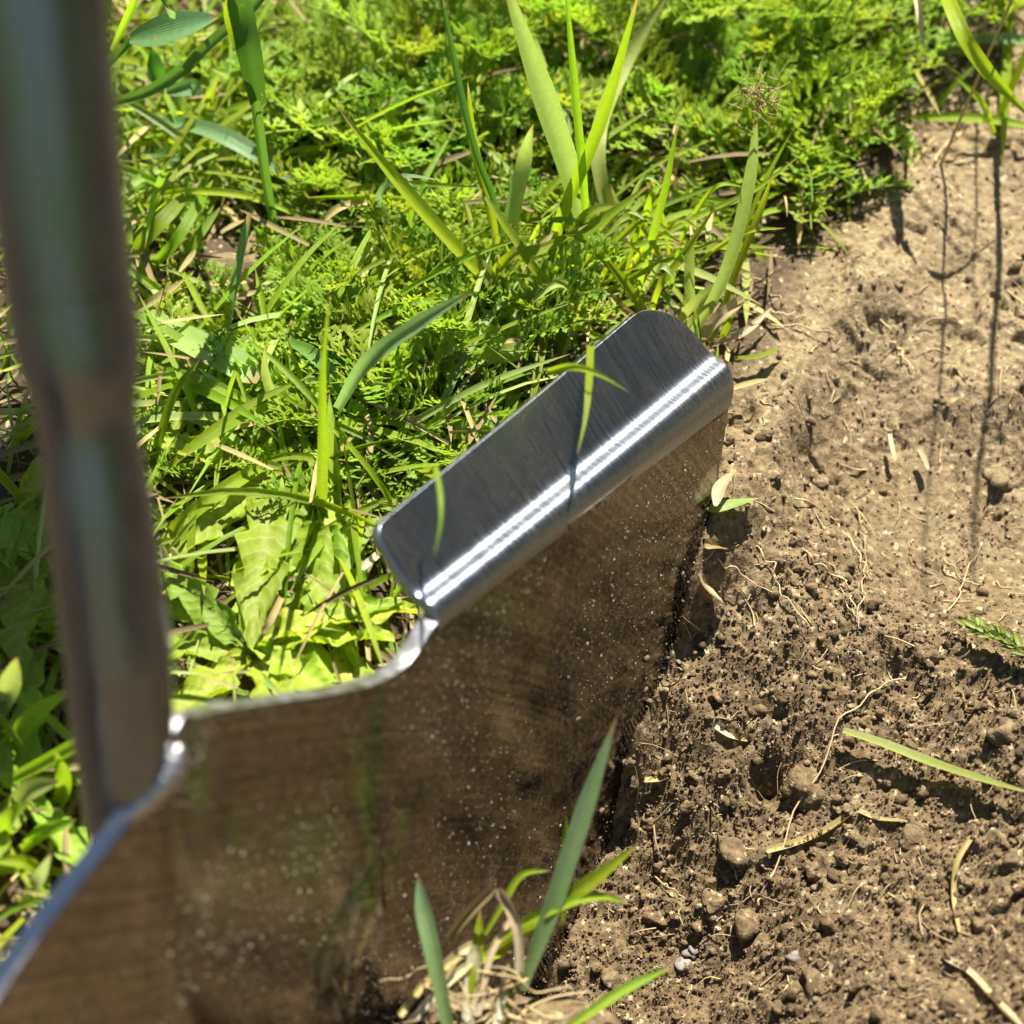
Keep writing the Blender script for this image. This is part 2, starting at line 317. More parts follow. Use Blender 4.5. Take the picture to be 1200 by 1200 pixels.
def base_h(x, y):
    x = np.asarray(x, float); y = np.asarray(y, float)
    sig = 0.017 + 0.03 * sstep(0.1, 0.4, np.hypot(x - .05, y - .2))
    wsum = np.zeros(x.shape); hs = np.zeros(x.shape)
    for c in ctl:
        d2 = ((x - c[0]) ** 2 + (y - c[1]) ** 2) / (sig * sig)
        wt = np.exp(-d2) + 1e-6 / (1 + d2); wsum += wt; hs += wt * c[2]
    soil = hs / wsum
    q = qline(x, y) + 0.006 * perlin(x * 45, y * 45, 3)
    return soil * (1 - sstep(-0.009, 0.001, q))
def grow(start, end, step, lim):
    out = []; v = start; s = step; sg = 1 if end > start else -1
    while abs(v - start) < abs(end - start):
        s = min(s * 1.22, lim); v += sg * s; out.append(v)
    return out
xs = np.concatenate([np.array(grow(-0.15, -40, 0.002, 8))[::-1], np.arange(-0.15, 0.0, 0.0012), np.arange(0.0, 0.125, 0.00036), np.array(grow(0.125, 40, 0.0005, 8))])
ys = np.concatenate([np.array(grow(0.125, -40, 0.0006, 8))[::-1], np.arange(0.125, 0.33, 0.00036), np.array(grow(0.33, 60, 0.0008, 8))])
X, Y = np.meshgrid(xs, ys, indexing='ij')
H = base_h(X, Y)
near = 1 - sstep(0.25, 0.6, np.hypot(X, Y - 0.22))
soilside = 1 - sstep(0.006, 0.018, qline(X, Y) + 0.004 * perlin(X * 60, Y * 60, 15))
fresh = np.clip(sstep(0.262, 0.215, Y + 0.02 * perlin(X * 30, Y * 30, 9)) * soilside, 0, 1)
humus_dim = np.clip(sstep(0.125, 0.16, X + 0.01 * perlin(X * 20, Y * 20, 19)) * sstep(.5, .3, Y) + (1 - soilside) * 0.9, 0, 1)   # darkens unseen soil at right to dim the blade's reflection; humus under the lawn
rough = (0.35 + 0.65 * fresh)
H += near * (0.0022 * perlin(X * 55, Y * 55, 1) + 0.0010 * perlin(X * 140, Y * 140, 2) * rough + 0.0006 * perlin(X * 330, Y * 330, 4) * rough + 0.00035 * perlin(X * 800, Y * 800, 5))
wx = X + 0.0012 * perlin(X * 300, Y * 300, 20); wy = Y + 0.0012 * perlin(X * 300 + 9, Y * 300, 21)
d1, r1 = worley(wx * 160, wy * 160, 6); d2, r2 = worley(wx * 380, wy * 380, 7); d3, r3 = worley(wx * 900, wy * 900, 8)
clump = sstep(-0.25, 0.45, perlin(X * 70, Y * 70, 12) + 0.6 * fresh - 0.15)
H += near * soilside * clump * rough * (0.0013 * np.clip(1 - (d1 / 0.75) ** 2, 0, 1) * r1 ** 4 + 0.0005 * np.clip(1 - (d2 / 0.7) ** 2, 0, 1) * r2 ** 2 + 0.00025 * np.clip(1 - (d3 / 0.7) ** 2, 0, 1) * (0.3 + r3))
rdg = 1 - np.abs(perlin(wx * 210, wy * 210, 40)); H += near * soilside * fresh * 0.0012 * (rdg ** 2 - 0.6) * sstep(-.3, .3, perlin(X * 50, Y * 50, 41))
# sharp broken edges and pits in the dry crust
wx2 = X + 0.004 * perlin(X * 120, Y * 120, 45) + 0.001 * perlin(X * 500, Y * 500, 46); wy2 = Y + 0.004 * perlin(X * 120 + 5, Y * 120, 47) + 0.001 * perlin(X * 500 + 5, Y * 500, 48)
cr = np.abs(perlin(wx2 * 90 + 3, wy2 * 55, 30)); crm = sstep(0.10, 0.30, perlin(X * 60, Y * 60, 31))
H -= near * soilside * (1 - 0.6 * fresh) * 0.0034 * (1 - sstep(0.0, 0.05, cr)) * crm
pit = sstep(0.40, 0.52, perlin(wx2 * 200, wy2 * 120, 33)); H -= near * soilside * (1 - 0.6 * fresh) * 0.0011 * pit
step = sstep(-0.02, 0.03, perlin(wx2 * 70, wy2 * 70, 34)); H += near * soilside * (1 - fresh) * 0.0009 * step
hole = np.exp(-(((X - at(885, 985, -.05)[0]) ** 2 + (Y - 0.1935) ** 2) / 0.0024 ** 2)); H -= 0.008 * hole
_hp = at(1065, 640, -.026); _hq = at(1180, 700, -.024)
smooth = 0.8 * np.maximum(np.exp(-((X - _hp[0]) ** 2 + (Y - _hp[1]) ** 2) / .013 ** 2), np.exp(-((X - _hq[0]) ** 2 + (Y - _hq[1]) ** 2) / .012 ** 2))   # trodden hollow
H = H * (1 - smooth) + base_h(X, Y) * smooth
nx, ny = X.shape
# the blade stands in front of the cut face of the soil
zpl = A[2] + (NV[0] * (X - A[0]) + NV[1] * (Y - A[1])) / -NV[2]
_rel = np.stack([X - A[0], Y - A[1], zpl - A[2]], -1); _t = _rel @ DV; _s = np.abs(_rel @ WV)
_in = (_t < 0.125) & (_t > -0.1) & (_s < np.interp(_t, [0, .015, .0335, .045, .0525, .060, .0705, .0847, .1013, .1171, .15], [.1353, .1353, .1312, .1278, .1243, .1185, .1096, .0994, .0878, .0753, .048]) - 0.0012)
H = np.where(_in, np.minimum(H, zpl - 0.009), H)
idx = np.arange(nx * ny).reshape(nx, ny)
Q = np.stack([idx[:-1, :-1], idx[1:, :-1], idx[1:, 1:], idx[:-1, 1:]], -1).reshape(-1, 4)
gm = mesh_np('ground', np.stack([X, Y, H], -1).reshape(-1, 3), quads=Q)
lawnish = sstep(0.5, 1.2, np.hypot(X, Y)) * 1.0
attr(gm, 'fresh', fresh.ravel()); attr(gm, 'far', lawnish.ravel()); attr(gm, 'moist', humus_dim.ravel())
# far away the ground is a lawn
ms_, nt, b, out = M['soil'], M['soil'].node_tree, M['soil'].node_tree.nodes['Principled BSDF'], None
lk = b.inputs['Base Color'].links[0]; src = lk.from_socket
fa = N(nt, 'ShaderNodeAttribute', attribute_name='far')
gn = noise(nt, 14, 6, 0.7); nt.links.new(N(nt, 'ShaderNodeNewGeometry').outputs['Position'], gn.inputs['Vector'])
gc = ramp(nt, gn.outputs[0], [(0.3, (0.05, 0.09, 0.02)), (0.7, (0.11, 0.17, 0.035))])
nt.links.new(mix(nt, fa.outputs['Fac'], src, gc.outputs[0]), b.inputs['Base Color'])
ground = tag(obj('ground', gm, M['soil']), kind='structure')
def gh(x, y):                                   # bilinear height of the finished ground
    i = int(np.clip(np.searchsorted(xs, x) - 1, 0, nx - 2)); j = int(np.clip(np.searchsorted(ys, y) - 1, 0, ny - 2))
    a = (x - xs[i]) / (xs[i + 1] - xs[i]); c = (y - ys[j]) / (ys[j + 1] - ys[j])
    return H[i, j] * (1 - a) * (1 - c) + H[i + 1, j] * a * (1 - c) + H[i, j + 1] * (1 - a) * c + H[i + 1, j + 1] * a * c
def soil_at(px, py, lift=0.0):                   # first point of the ground on a sight line
    q = ray(px, py); z = 0.26
    while z < 0.7:
        p = _c + q * z
        if p[2] < gh(p[0], p[1]): break
        z += 0.0005
    return p + np.array([0, 0, lift])

# crumbs and grains of soil
def lump(sub, seed, flat=1.0):
    import bmesh
    bm = bmesh.new(); bmesh.ops.create_icosphere(bm, subdivisions=sub, radius=1)
    V = np.array([v.co[:] for v in bm.verts]); T = np.array([[v.index for v in f.verts] for f in bm.faces]); bm.free()
    r_ = np.random.default_rng(seed)
    k = r_.normal(size=(6, 3)) * 1.6; ph = r_.random(6) * 6
    f = 1 + sum(0.15 * np.sin(V @ k[i] * 1.5 + ph[i]) for i in range(6)) + r_.normal(size=len(V)) * (0.14 if sub < 3 else 0.04)
    V = V * f[:, None] * np.array([1, r_.uniform(.7, 1), r_.uniform(.55, .9) * flat])
    return V, T
lumps1 = [lump(1, i) for i in range(8)]; lumps2 = [lump(2, 20 + i) for i in range(6)]
acc = Acc(); fr_acc = []
cnt = 0
px_ = rng.uniform(0.0, 0.13, 110000); py_ = rng.uniform(0.125, 0.34, 110000)
fi = np.clip(np.searchsorted(xs, px_), 0, nx - 1); fj = np.clip(np.searchsorted(ys, py_), 0, ny - 1)
prob = soilside[fi, fj] * (0.22 + 0.78 * fresh[fi, fj]) * (0.35 + 0.65 * clump[fi, fj]) * (1 - smooth[fi, fj])
sel = np.nonzero(rng.random(110000) < prob * 0.70)[0]
for i in sel:
    sz = 0.00013 * (1 - rng.random()) ** -0.36
    big = sz > 0.0006
    V, T = (lumps2 if big else lumps1)[rng.integers(6)]
    sz = min(sz, 0.0013)
    a = rng.random() * 6.283; ca, sa = math.cos(a), math.sin(a)
    rot = np.array([[ca, -sa, 0], [sa, ca, 0], [0, 0, 1]])
    p = np.array([px_[i], py_[i], H[fi[i], fj[i]] + sz * 0.25])
    acc.add((V @ rot.T) * sz + p, T, a=rng.random() * (0.96 if rng.random() > .02 else 1)); fr_acc.append(np.full(len(V), fresh[fi[i], fj[i]]))
cm = acc.mesh('soil_crumbs'); attr(cm, 'fresh', np.concatenate(fr_acc))
crumbs = tag(obj('soil_crumbs', cm, M['crumb']), 'loose brown soil crumbs scattered over the dug bed', 'soil', kind='stuff')
# clods: parts of the ground that can be picked out
for px, py, sz in [(815, 655, 3.6), (905, 560, 2.4), (1170, 560, 3.0), (865, 1000, 3.4), (945, 925, 4.2), (1000, 945, 2.4), (1075, 985, 3.0), (880, 1080, 3.8), (835, 1060, 3.0), (990, 1030, 3.0), (1125, 1180, 4.0), (1060, 1150, 2.6), (770, 1075, 2.4), (760, 960, 2.2), (1085, 770, 2.6), (985, 730, 2.4), (1140, 720, 2.2), (1180, 860, 3.4), (890, 830, 2.6), (850, 905, 2.4), (955, 1150, 3.2), (720, 1150, 3.0), (1190, 1010, 2.8), (930, 680, 2.0), (1100, 470, 1.8), (1050, 330, 1.8), (950, 250, 1.6)]:
    V, T = lump(3, int(px * 7 + py), 0.8)
    p = soil_at(px, py); sz *= 0.0007
    a = (px * 13 % 628) / 100; ca, sa = math.cos(a), math.sin(a)
    V = (V + 0.05 * perlin(V[:, 0] * 4 + px, V[:, 1] * 4 + V[:, 2] * 3, 2)[:, None]) @ np.array([[ca, -sa, 0], [sa, ca, 0], [0, 0, 1]]).T * sz + p
    me = mesh_np('clod', V, tris=T); attr(me, 'fresh', np.full(len(V), fresh[np.searchsorted(xs, p[0]), np.searchsorted(ys, p[1])])); attr(me, 'far', np.zeros(len(V)))
    obj('clod', me, M['soil'], ground)

# ------------------------------------------------------------------ garden spade
spade = empty('garden_spade', Vector(SP(0, .2)), 'steel garden spade with folded tread driven into the lawn edge', 'spade')
Wd = 0.1353
def top_t(a):       # upper edge of the blade by distance from the axis
    return np.interp(a, [-.2, -.0585, -.057, -.055, -.052, -.049, -.044, -.0305, -.0223, -.0109, -.0021, .001, .003, .0045, .006, .0075, .009, .0212, .0337, .0422, .0465, .0490, .0515, .0535, .0550, .0565, .0575, .2], [.0150, .0150, .0155, .0185, .024, .028, .0295, .0253, .0197, .0123, .0062, .0040, .0014, .0002, -.0006, -.0002, .0012, .0072, .0130, .0165, .0177, .0181, .0180, .0173, .0163, .0153, .0150, .0150])
def side_w(t): return np.interp(t, [0, .015, .0335, .045, .0525, .060, .0705, .0847, .1013, .1171, .15, .18, .2], [Wd, Wd, .1312, .1278, .1243, .1185, .1096, .0994, .0878, .0753, .048, .022, .004])
sa_ = np.concatenate([np.linspace(0, .012, 14), np.linspace(.0132, .044, 26)[0:], np.linspace(.045, .0585, 26), np.linspace(.0605, Wd, 46)])
sa_ = np.concatenate([-sa_[:0:-1], sa_]); NT = 90
tt = np.linspace(0, 1, NT)
S = np.zeros((len(sa_), NT)); Tm = np.zeros_like(S)
for i, s in enumerate(sa_):
    t0 = float(top_t(s)); t = t0 + (0.2 - t0) * tt
    Tm[i] = t; S[i] = s / Wd * side_w(t)
ridge = np.exp(-(S / .011) ** 2) * (1 - sstep(-0.004, .075, Tm))
O = -0.0034 * ridge - 0.0011 * (np.abs(S) / Wd) ** 2 * sstep(.015, .06, Tm) + 0.0003 * perlin(S * 40, Tm * 40, 44)
P = SP(S, Tm, O)
ii = np.arange(S.size).reshape(S.shape)
Qb = np.stack([ii[:-1, :-1], ii[:-1, 1:], ii[1:, 1:], ii[1:, :-1]], -1).reshape(-1, 4)
def plate(name, P, Q, mat, th=0.0017, sw=None, sv=None, rim=None):
    me = mesh_np(name, P.reshape(-1, 3), quads=Q); attr(me, 'sw', sw.ravel()); attr(me, 'sv', sv.ravel()); o = child(name, me, mat, spade)
    md = o.modifiers.new('thickness', 'SOLIDIFY'); md.thickness = th; md.offset = -1 if True else 1; md.use_even_offset = True
    if rim: me.materials.append(M[rim]); md.material_offset_rim = 1
    bv = o.modifiers.new('rounded_edge', 'BEVEL'); bv.width = th * .48; bv.segments = 3; bv.limit_method = 'ANGLE'; bv.angle_limit = R(55); bv.use_clamp_overlap = True
    return o
blade = plate('blade', P, Qb, M['steel_blade'], 0.0026, rim='steel_weld', sw=S, sv=Tm - .5 * S - .6 * np.maximum(S - .05, 0) ** 2 * 8)
# treads: fold up out of the blade and backwards
def tread(sg):
    ss = np.linspace(.0577, Wd, 60); v = np.linspace(0, .0227, 54)
    ang = np.interp(v, [0, .0012, .0062, .0072, .0100, .0227], [0, 0, R(82), R(82), R(40), R(37)]); ang = np.convolve(np.pad(ang, 1, mode='edge'), np.ones(3) / 3, 'valid'); ang[0] = 0
    dv_ = v[1] - v[0]; aa = np.concatenate([[0], np.cumsum(np.cos(ang[:-1]) * dv_)]); bb = np.concatenate([[0], np.cumsum(np.sin(ang[:-1]) * dv_)])
    G = np.zeros((len(ss), len(v), 3)); SW = np.zeros((len(ss), len(v)))
    Ltot = v[-1]
    for j, vv in enumerate(v):
        a, b = aa[j], bb[j]
        lo, hi = .0577, Wd
        c1 = 0.0032; k = max(0, (vv - (Ltot - c1)) / c1); lo2 = lo + c1 * (1 - math.sqrt(max(0, 1 - k * k))) * 0.8
        c2 = 0.0065; k = max(0, (vv - (Ltot - c2)) / c2); hi2 = hi + 0.0032 * math.sin(min(1, vv / Ltot) * math.pi) ** .8 - .0035 * (vv / Ltot) ** 2 - c2 * (1 - math.sqrt(max(0, 1 - k * k))) * 0.8
        s = lo2 + (hi2 - lo2) * (ss - lo) / (hi - lo)
        SW[:, j] = s
        f_ = (s - .0577) / (Wd - .0577); k_ = .75 + .18 * f_; lift = .0015 * f_ ** 2 * float(sstep(0, .006, np.array(vv)))
        G[:, j] = SP(sg * s, .0162 - a * k_ - lift, b * k_ - .00012)
    ii = np.arange(len(ss) * len(v)).reshape(len(ss), len(v))
    q = np.stack([ii[:-1, :-1], ii[1:, :-1], ii[1:, 1:], ii[:-1, 1:]], -1).reshape(-1, 4)
    if sg < 0: q = q[:, ::-1]
    return plate('tread', G, q, M['steel_tread'], 0.0017, SW, np.broadcast_to(v, SW.shape) - SW * .25)
tread(1); tread(-1)
# tubular neck and shaft
def lathe_axis(prof, off, n=48, flat=None):
    V = []
    for t, r_ in prof:
        c = SP(0.0, t, off(t) if callable(off) else off)
        for k in range(n):
            a = 2 * math.pi * k / n; V.append(c + WV * math.cos(a) * r_ + NV * math.sin(a) * r_)
    V = np.array(V); m_ = len(prof); ii = np.arange(m_ * n).reshape(m_, n); jj = np.roll(ii, -1, 1)
    q = np.stack([ii[:-1], ii[1:], jj[1:], jj[:-1]], -1).reshape(-1, 4)
    return V, q
def smoothprof(pts, n=60):
    t = np.linspace(pts[0][0], pts[-1][0], n); x = [p[0] for p in pts]; y = [p[1] for p in pts]
    r_ = np.interp(t, x, y); k = np.array([1, 2, 3, 2, 1]) / 9.; rp = np.pad(r_, 2, mode='edge'); r_ = np.convolve(rp, k, 'valid'); return list(zip(t, r_))
V, q = lathe_axis(smoothprof([(-.055, .0064), (-.0470, .0064), (-.0435, .0056), (-.0405, .0050), (-.037, .0051), (-.030, .0055), (-.015, .0058), (-.004, .0057), (.004, .0052), (.012, .0040), (.019, .0010)], 90), lambda t: float(np.interp(t, [-.055, -.03, -.012, .004, .02], [.0017, .0006, .0001, .0010, .0042])))
me = mesh_np('neck', V, quads=q); child('neck', me, M['steel_tube'], spade)
V, q = lathe_axis([(-.72, .0068), (-.4, .0068), (-.2, .0067), (-.12, .0065), (-.08, .0065), (-.0551, .0064)], 0.0017)
me = mesh_np('shaft', V, quads=q); child('shaft', me, M['steel_tube'], spade)
# added bead that catches a highlight where the tube meets the blade
def bead(L, rad):
    C = np.array([SP(*p) for p in L]); n_ = 26; V = []
    for i, u_ in enumerate(np.linspace(0, len(C) - 1, n_)):
        k_ = min(int(u_), len(C) - 2); c_ = C[k_] + (C[k_ + 1] - C[k_]) * (u_ - k_); r_ = rad * math.sin(math.pi * (i + .6) / (n_ + .2)) ** .5 * (1 + .08 * math.sin(i * 1.9))
        tn = C[k_ + 1] - C[k_]; tn /= np.linalg.norm(tn); e1 = np.cross(tn, NV); e1 /= np.linalg.norm(e1)
        for j in range(14): V.append(c_ + (e1 * math.cos(j / 14 * 6.2832) + NV * math.sin(j / 14 * 6.2832)) * r_)
    ii = np.arange(n_ * 14).reshape(n_, 14); jj = np.roll(ii, -1, 1)
    child('weld', mesh_np('weld', V, quads=np.stack([ii[:-1], ii[1:], jj[1:], jj[:-1]], -1).reshape(-1, 4)), M['steel_weld'], spade)
bead([(.0036, .0008, -.0042), (.0018, .0036, -.0038), (-.0008, .0058, -.0026), (-.0050, .0088, -.0006)], .0020)
# D handle far above the frame
Vs, Qs, nn = [], [], 0
hp = [(-.72, 0), (-.75, .035), (-.80, .055), (-.84, .055), (-.845, 0), (-.84, -.055), (-.80, -.055), (-.75, -.035), (-.72, 0)]
pts = np.array([SP(s, t, .004) for t, s in hp])
for k in range(len(pts)):
    for j in range(12):
        a = j / 12 * 6.2832; tan = pts[min(k + 1, len(pts) - 1)] - pts[max(k - 1, 0)]; tan /= np.linalg.norm(tan); u = np.cross(tan, NV); u /= np.linalg.norm(u)
        Vs.append(pts[k] + (u * math.cos(a) + NV * math.sin(a)) * 0.009)
ii = np.arange(len(Vs)).reshape(-1, 12); jj = np.roll(ii, -1, 1)
child('handle', mesh_np('handle', Vs, quads=np.stack([ii[:-1], ii[1:], jj[1:], jj[:-1]], -1).reshape(-1, 4)), M['grip'], spade)
# specks of dust and dew dried on the blade
acc = Acc()
oct_v = np.array([[1, 0, 0], [.5, .87, 0], [-.5, .87, 0], [-1, 0, 0], [-.5, -.87, 0], [.5, -.87, 0], [0, 0, .6]]); oct_t = np.array([[i, (i + 1) % 6, 6] for i in range(6)])
k = 0
while k < 12000:
    s = rng.uniform(-.06, .135); t = rng.uniform(.0, .12)
    if t < top_t(s) + .001 or s > side_w(t) - .0006: continue
    dens = 0.45 + 0.35 * float(perlin(np.array(s * 60), np.array(t * 60), 51)) + 0.5 * float(sstep(.06, .0, np.array(t - .012)))
    if rng.random() > dens: continue
    if (s > .0575) and t < .0165: continue
    rd = 0.000055 * math.exp(rng.normal() * 0.6); rd = min(rd * (1 + .25 * float(sstep(.07, .0, np.array(s)))), .0003)
    o = -0.0034 * math.exp(-(s / .011) ** 2) * (1 - float(sstep(-0.004, .075, np.array(t)))) - 0.0011 * (abs(s) / Wd) ** 2 * float(sstep(.015, .06, np.array(t))) - 0.00001
    c = SP(s, t, o)
    Vd = c + rd * (oct_v[:, :1] * WV + oct_v[:, 1:2] * DV - oct_v[:, 2:3] * NV)
    acc.add(Vd, oct_t); k += 1
sp_ = child('dust_specks', acc.mesh('dust_specks'), M['speck'], blade); sp_.location = (0, 0, 0); sp_['kind'] = 'stuff'
# crumbs of soil stuck to the steel, thickest along the cutting edge
acc = Acc(); fr_ = []; k = 0
while k < 420:
    t = rng.uniform(.02, .125); w_ = float(side_w(t)); s = w_ - .0006 - rng.exponential(.006 if rng.random() < .75 else .03)
    if s < -.03 or t < top_t(s) + .004 or (t < .03 and rng.random() < .7): continue
    sz = min(.00013 * (1 - rng.random()) ** -.5, .0008)
    V, T = lumps1[rng.integers(8)]
    o = -0.0034 * math.exp(-(s / .011) ** 2) * (1 - float(sstep(-0.004, .075, np.array(t)))) - 0.0011 * (abs(s) / Wd) ** 2 * float(sstep(.015, .06, np.array(t)))
    c = SP(s, t, o); acc.add(c + sz * (V[:, :1] * WV + V[:, 1:2] * DV - V[:, 2:3] * NV * .6), T, a=rng.random() * .9); fr_.append(np.full(len(V), .6)); k += 1
me = acc.mesh('stuck_soil'); attr(me, 'fresh', np.concatenate(fr_)); so_ = child('stuck_soil', me, M['crumb'], blade); so_.location = (0, 0, 0); so_['kind'] = 'stuff'

# ------------------------------------------------------------------ foliage builders
CAMV = Vector((0, 0, CAM_H))
def catmull(P, n):
    P = np.asarray(P, float); P = np.vstack([2 * P[0] - P[1], P, 2 * P[-1] - P[-2]])
    m_ = len(P) - 3; out = []
    for u in np.linspace(0, m_ - 1e-6, n):
        i = int(u); f = u - i; a, b, c, d = P[i:i + 4]
        out.append(0.5 * (2 * b + (c - a) * f + (2 * a - 5 * b + 4 * c - d) * f * f + (3 * b - a - 3 * c + d) * f ** 3))
    return np.array(out)
def ribbon(pts, width, n=14, face=None, twist=(0, 0), fold=0.22, prof='blade', k=5, torn=False):
    """a leaf blade: V-folded strip along pts, facing `face`"""
    C = catmull(pts, n); Tn = np.gradient(C, axis=0); Tn /= np.linalg.norm(Tn, axis=1)[:, None] + 1e-12
    u = np.linspace(0, 1, n)
    if prof == 'blade': wv = width * np.clip(0.62 + 1.1 * u, 0, 1) * np.clip((1 - u) * 3.2, 0, 1) ** 0.75
    elif prof == 'needle': wv = width * np.clip((1 - u) * 1.5, 0, 1) ** 0.8
    elif prof == 'strap': wv = width * np.clip(0.85 + u * 0.3, 0, 1) * np.clip((1 - u) * 14, 0.55, 1)
    elif prof == 'leaf': wv = width * np.clip(np.sin(np.pi * np.clip(u * 0.95 + 0.05, 0, 1)) ** 0.7, 0.06, 1)
    if face is None: face = _c - C.mean(0)
    V = []; Ac = []; Ln = []
    for i in range(n):
        t = Tn[i]; f = face - t * (face @ t); f /= np.linalg.norm(f) + 1e-12; sd = np.cross(t, f)
        a = twist[0] + (twist[1] - twist[0]) * u[i]
        s2 = sd * math.cos(a) + f * math.sin(a); f2 = f * math.cos(a) - sd * math.sin(a)
        for j in range(k):
            x = j / (k - 1) * 2 - 1
            V.append(C[i] + s2 * x * wv[i] / 2 + f2 * fold * wv[i] * (abs(x) - 0.5) ); Ac.append(x); Ln.append(u[i])
    V = np.array(V); ii = np.arange(n * k).reshape(n, k)
    Q = np.stack([ii[:-1, :-1], ii[:-1, 1:], ii[1:, 1:], ii[1:, :-1]], -1).reshape(-1, 4)
    return V, Q, np.array(Ln), np.array(Ac)
def rod(pts, r0, r1, n=14, k=6):
    C = catmull(pts, n); Tn = np.gradient(C, axis=0); Tn /= np.linalg.norm(Tn, axis=1)[:, None] + 1e-12
    V = []; Ln = []
    for i in range(n):
        r_ = r0 + (r1 - r0) * i / (n - 1); t = Tn[i]; h = np.array([.31, .17, .93]); a = np.cross(t, h); a /= np.linalg.norm(a); b = np.cross(t, a)
        for j in range(k): V.append(C[i] + r_ * (a * math.cos(6.2832 * j / k) + b * math.sin(6.2832 * j / k))); Ln.append(i / (n - 1))
    ii = np.arange(n * k).reshape(n, k); jj = np.roll(ii, -1, 1)
    Q = np.stack([ii[:-1], jj[:-1], jj[1:], ii[1:]], -1).reshape(-1, 4)
    return np.array(V), Q, np.array(Ln), np.zeros(len(V))
def leaf_mesh(name, V, Q, Ln, Ac, tone=0.0, T=None):
    me = mesh_np(name, V, quads=Q, tris=T); attr(me, 'len', Ln); attr(me, 'across', Ac); attr(me, 'tone', np.full(len(V), tone)); return me
def P3(L, ground_snap=True): return np.array([at(*p) if len(p) == 3 else at(p[0], p[1], 0) for p in L])
PXM = 0.345 / FPX      # metres per pixel at the focus distance
_grass_seed = [0]
def hero(parent, L, wpx, mat='grass', prof='blade', twist=None, fold=0.25, name='leaf', soil=False, pts=None, n=18, face=None):
    pts = P3(L) if pts is None else pts
    d = np.linalg.norm(pts.mean(0) - _c)
    r_ = np.random.default_rng(int(L[0][0] * 7 + L[0][1] * 3 + len(L))) if L else rng
    if twist is None: twist = (r_.uniform(-.5, .3), r_.uniform(-.3, .6))
    V, Q, Ln, Ac = ribbon(pts, wpx * d / FPX, n=n, twist=twist, fold=fold, prof=prof, face=face if face is not None else (_c - pts.mean(0)) / d * .9 + np.array([.05, .05, .3]))
    me = leaf_mesh(name, V, Q, Ln, Ac, tone=float(r_.random()) if parent is None else 0.0)
    if parent is None: return obj(name, me, M[mat])
    return child(name, me, M[mat], parent)
def loose(name, L, wpx, mat, label, cat, prof='blade', group=None, **kw):     # a single loose piece is a thing of its own
    return tag(hero(None, L, wpx, mat, prof, name=name, **kw), label, cat, group)
def loose_on_soil(name, L, wpx, mat, label, cat, prof='strap', lift=.0004, group=None, arch=0.0, **kw):
    pts = np.array([soil_at(px, py, lift) for px, py in L]); m_ = len(pts)
    if m_ > 2: pts[1:-1, 2] += arch
    return tag(hero(None, [(0, 0)], wpx, mat, prof, name=name, pts=pts, face=np.array([.1, .05, 1.]), **kw), label, cat, group)

# ------------------------------------------------------------------ grass tufts with blades one can pick out
def tuft(name, base, label, cat, blades):
    e = empty(name, Vector(at(*base)), label, cat)
    for b in blades: hero(e, *b)
    return e
tuft('grass_tuft', (690, 345, 0), 'tall grass tuft with wide pale upright blade behind the tread', 'grass', [
    ([(695, 300, 0), (672, 215, .022), (640, 120, .045), (585, -40, .075)], 29, 'grass_pale', 'blade', (-.1, .15), .12),
    ([(690, 330, 0), (684, 220, .025), (674, 110, .045), (661, -40, .07)], 10, 'grass'),
    ([(640, 320, 0), (660, 250, .018), (705, 140, .04), (752, -20, .07)], 15, 'grass'),
    ([(735, 330, 0), (700, 180, .02), (730, 80, .02), (790, -20, .03)], 18, 'grass_pale'),
    ([(742, 360, 0), (758, 300, .015), (780, 220, .03), (795, 140, .042)], 9, 'grass'),
    ([(585, 335, 0), (625, 300, .012), (690, 268, .018), (768, 212, .024)], 15, 'grass', 'blade', (0, .3)),
    ([(700, 345, 0), (740, 300, .01), (800, 262, .015), (880, 225, .018), (940, 180, .022)], 8, 'grass'),
    ([(690, 345, 0), (640, 330, .018), (600, 275, .025), (556, 212, .03)], 11, 'grass'),
    ([(700, 350, 0), (720, 260, .01), (715, 215, .016)], 12, 'grass_pale'),
    ([(620, 330, 0), (600, 270, .01), (615, 190, .02), (625, 145, .03)], 20, 'grass_pale', 'blade', (.2, .5)),
    ([(690, 360, 0), (660, 300, .012), (690, 250, .02), (735, 240, .02)], 12, 'grass'),
    ([(760, 380, 0), (730, 330, .01), (690, 285, .02), (660, 275, .025)], 10, 'grass'),
])
tuft('grass_tuft', (600, 345, 0), 'grass tuft with thin arching blades left of the wide pale blade', 'grass', [
    ([(640, 405, .002), (580, 338, .012), (525, 280, .02), (460, 205, .03), (395, 125, .04)], 17, 'grass'),
    ([(600, 345, 0), (585, 255, .02), (555, 170, .04), (530, 60, .06), (516, -20, .075)], 8, 'grass_dark'),
    ([(590, 340, 0), (575, 250, .02), (555, 170, .035), (548, 95, .05)], 11, 'grass'),
    ([(520, 300, 0), (470, 268, .01), (445, 235, .018), (468, 208, .026), (522, 212, .028)], 12, 'grass_teal', 'blade', (0, .9)),
    ([(600, 350, 0), (560, 320, .01), (500, 300, .012), (455, 300, .008)], 12, 'grass'),
    ([(560, 380, 0), (575, 330, .012), (600, 300, .02), (640, 290, .022), (690, 262, .02)], 13, 'grass'),
    ([(605, 370, 0), (560, 340, .008), (525, 250, .015), (490, 240, .02), (480, 265, .015)], 8, 'grass'),
    ([(640, 400, 0), (600, 370, .008), (570, 320, .015), (560, 300, .018)], 16, 'grass_pale'),
    ([(590, 350, 0), (620, 310, .01), (650, 270, .015)], 14, 'straw_pale'),
    ([(560, 345, 0), (520, 330, .006), (470, 345, .006)], 8, 'straw'),
    ([(600, 380, 0), (605, 330, .01), (590, 280, .02)], 9, 'grass'),
])
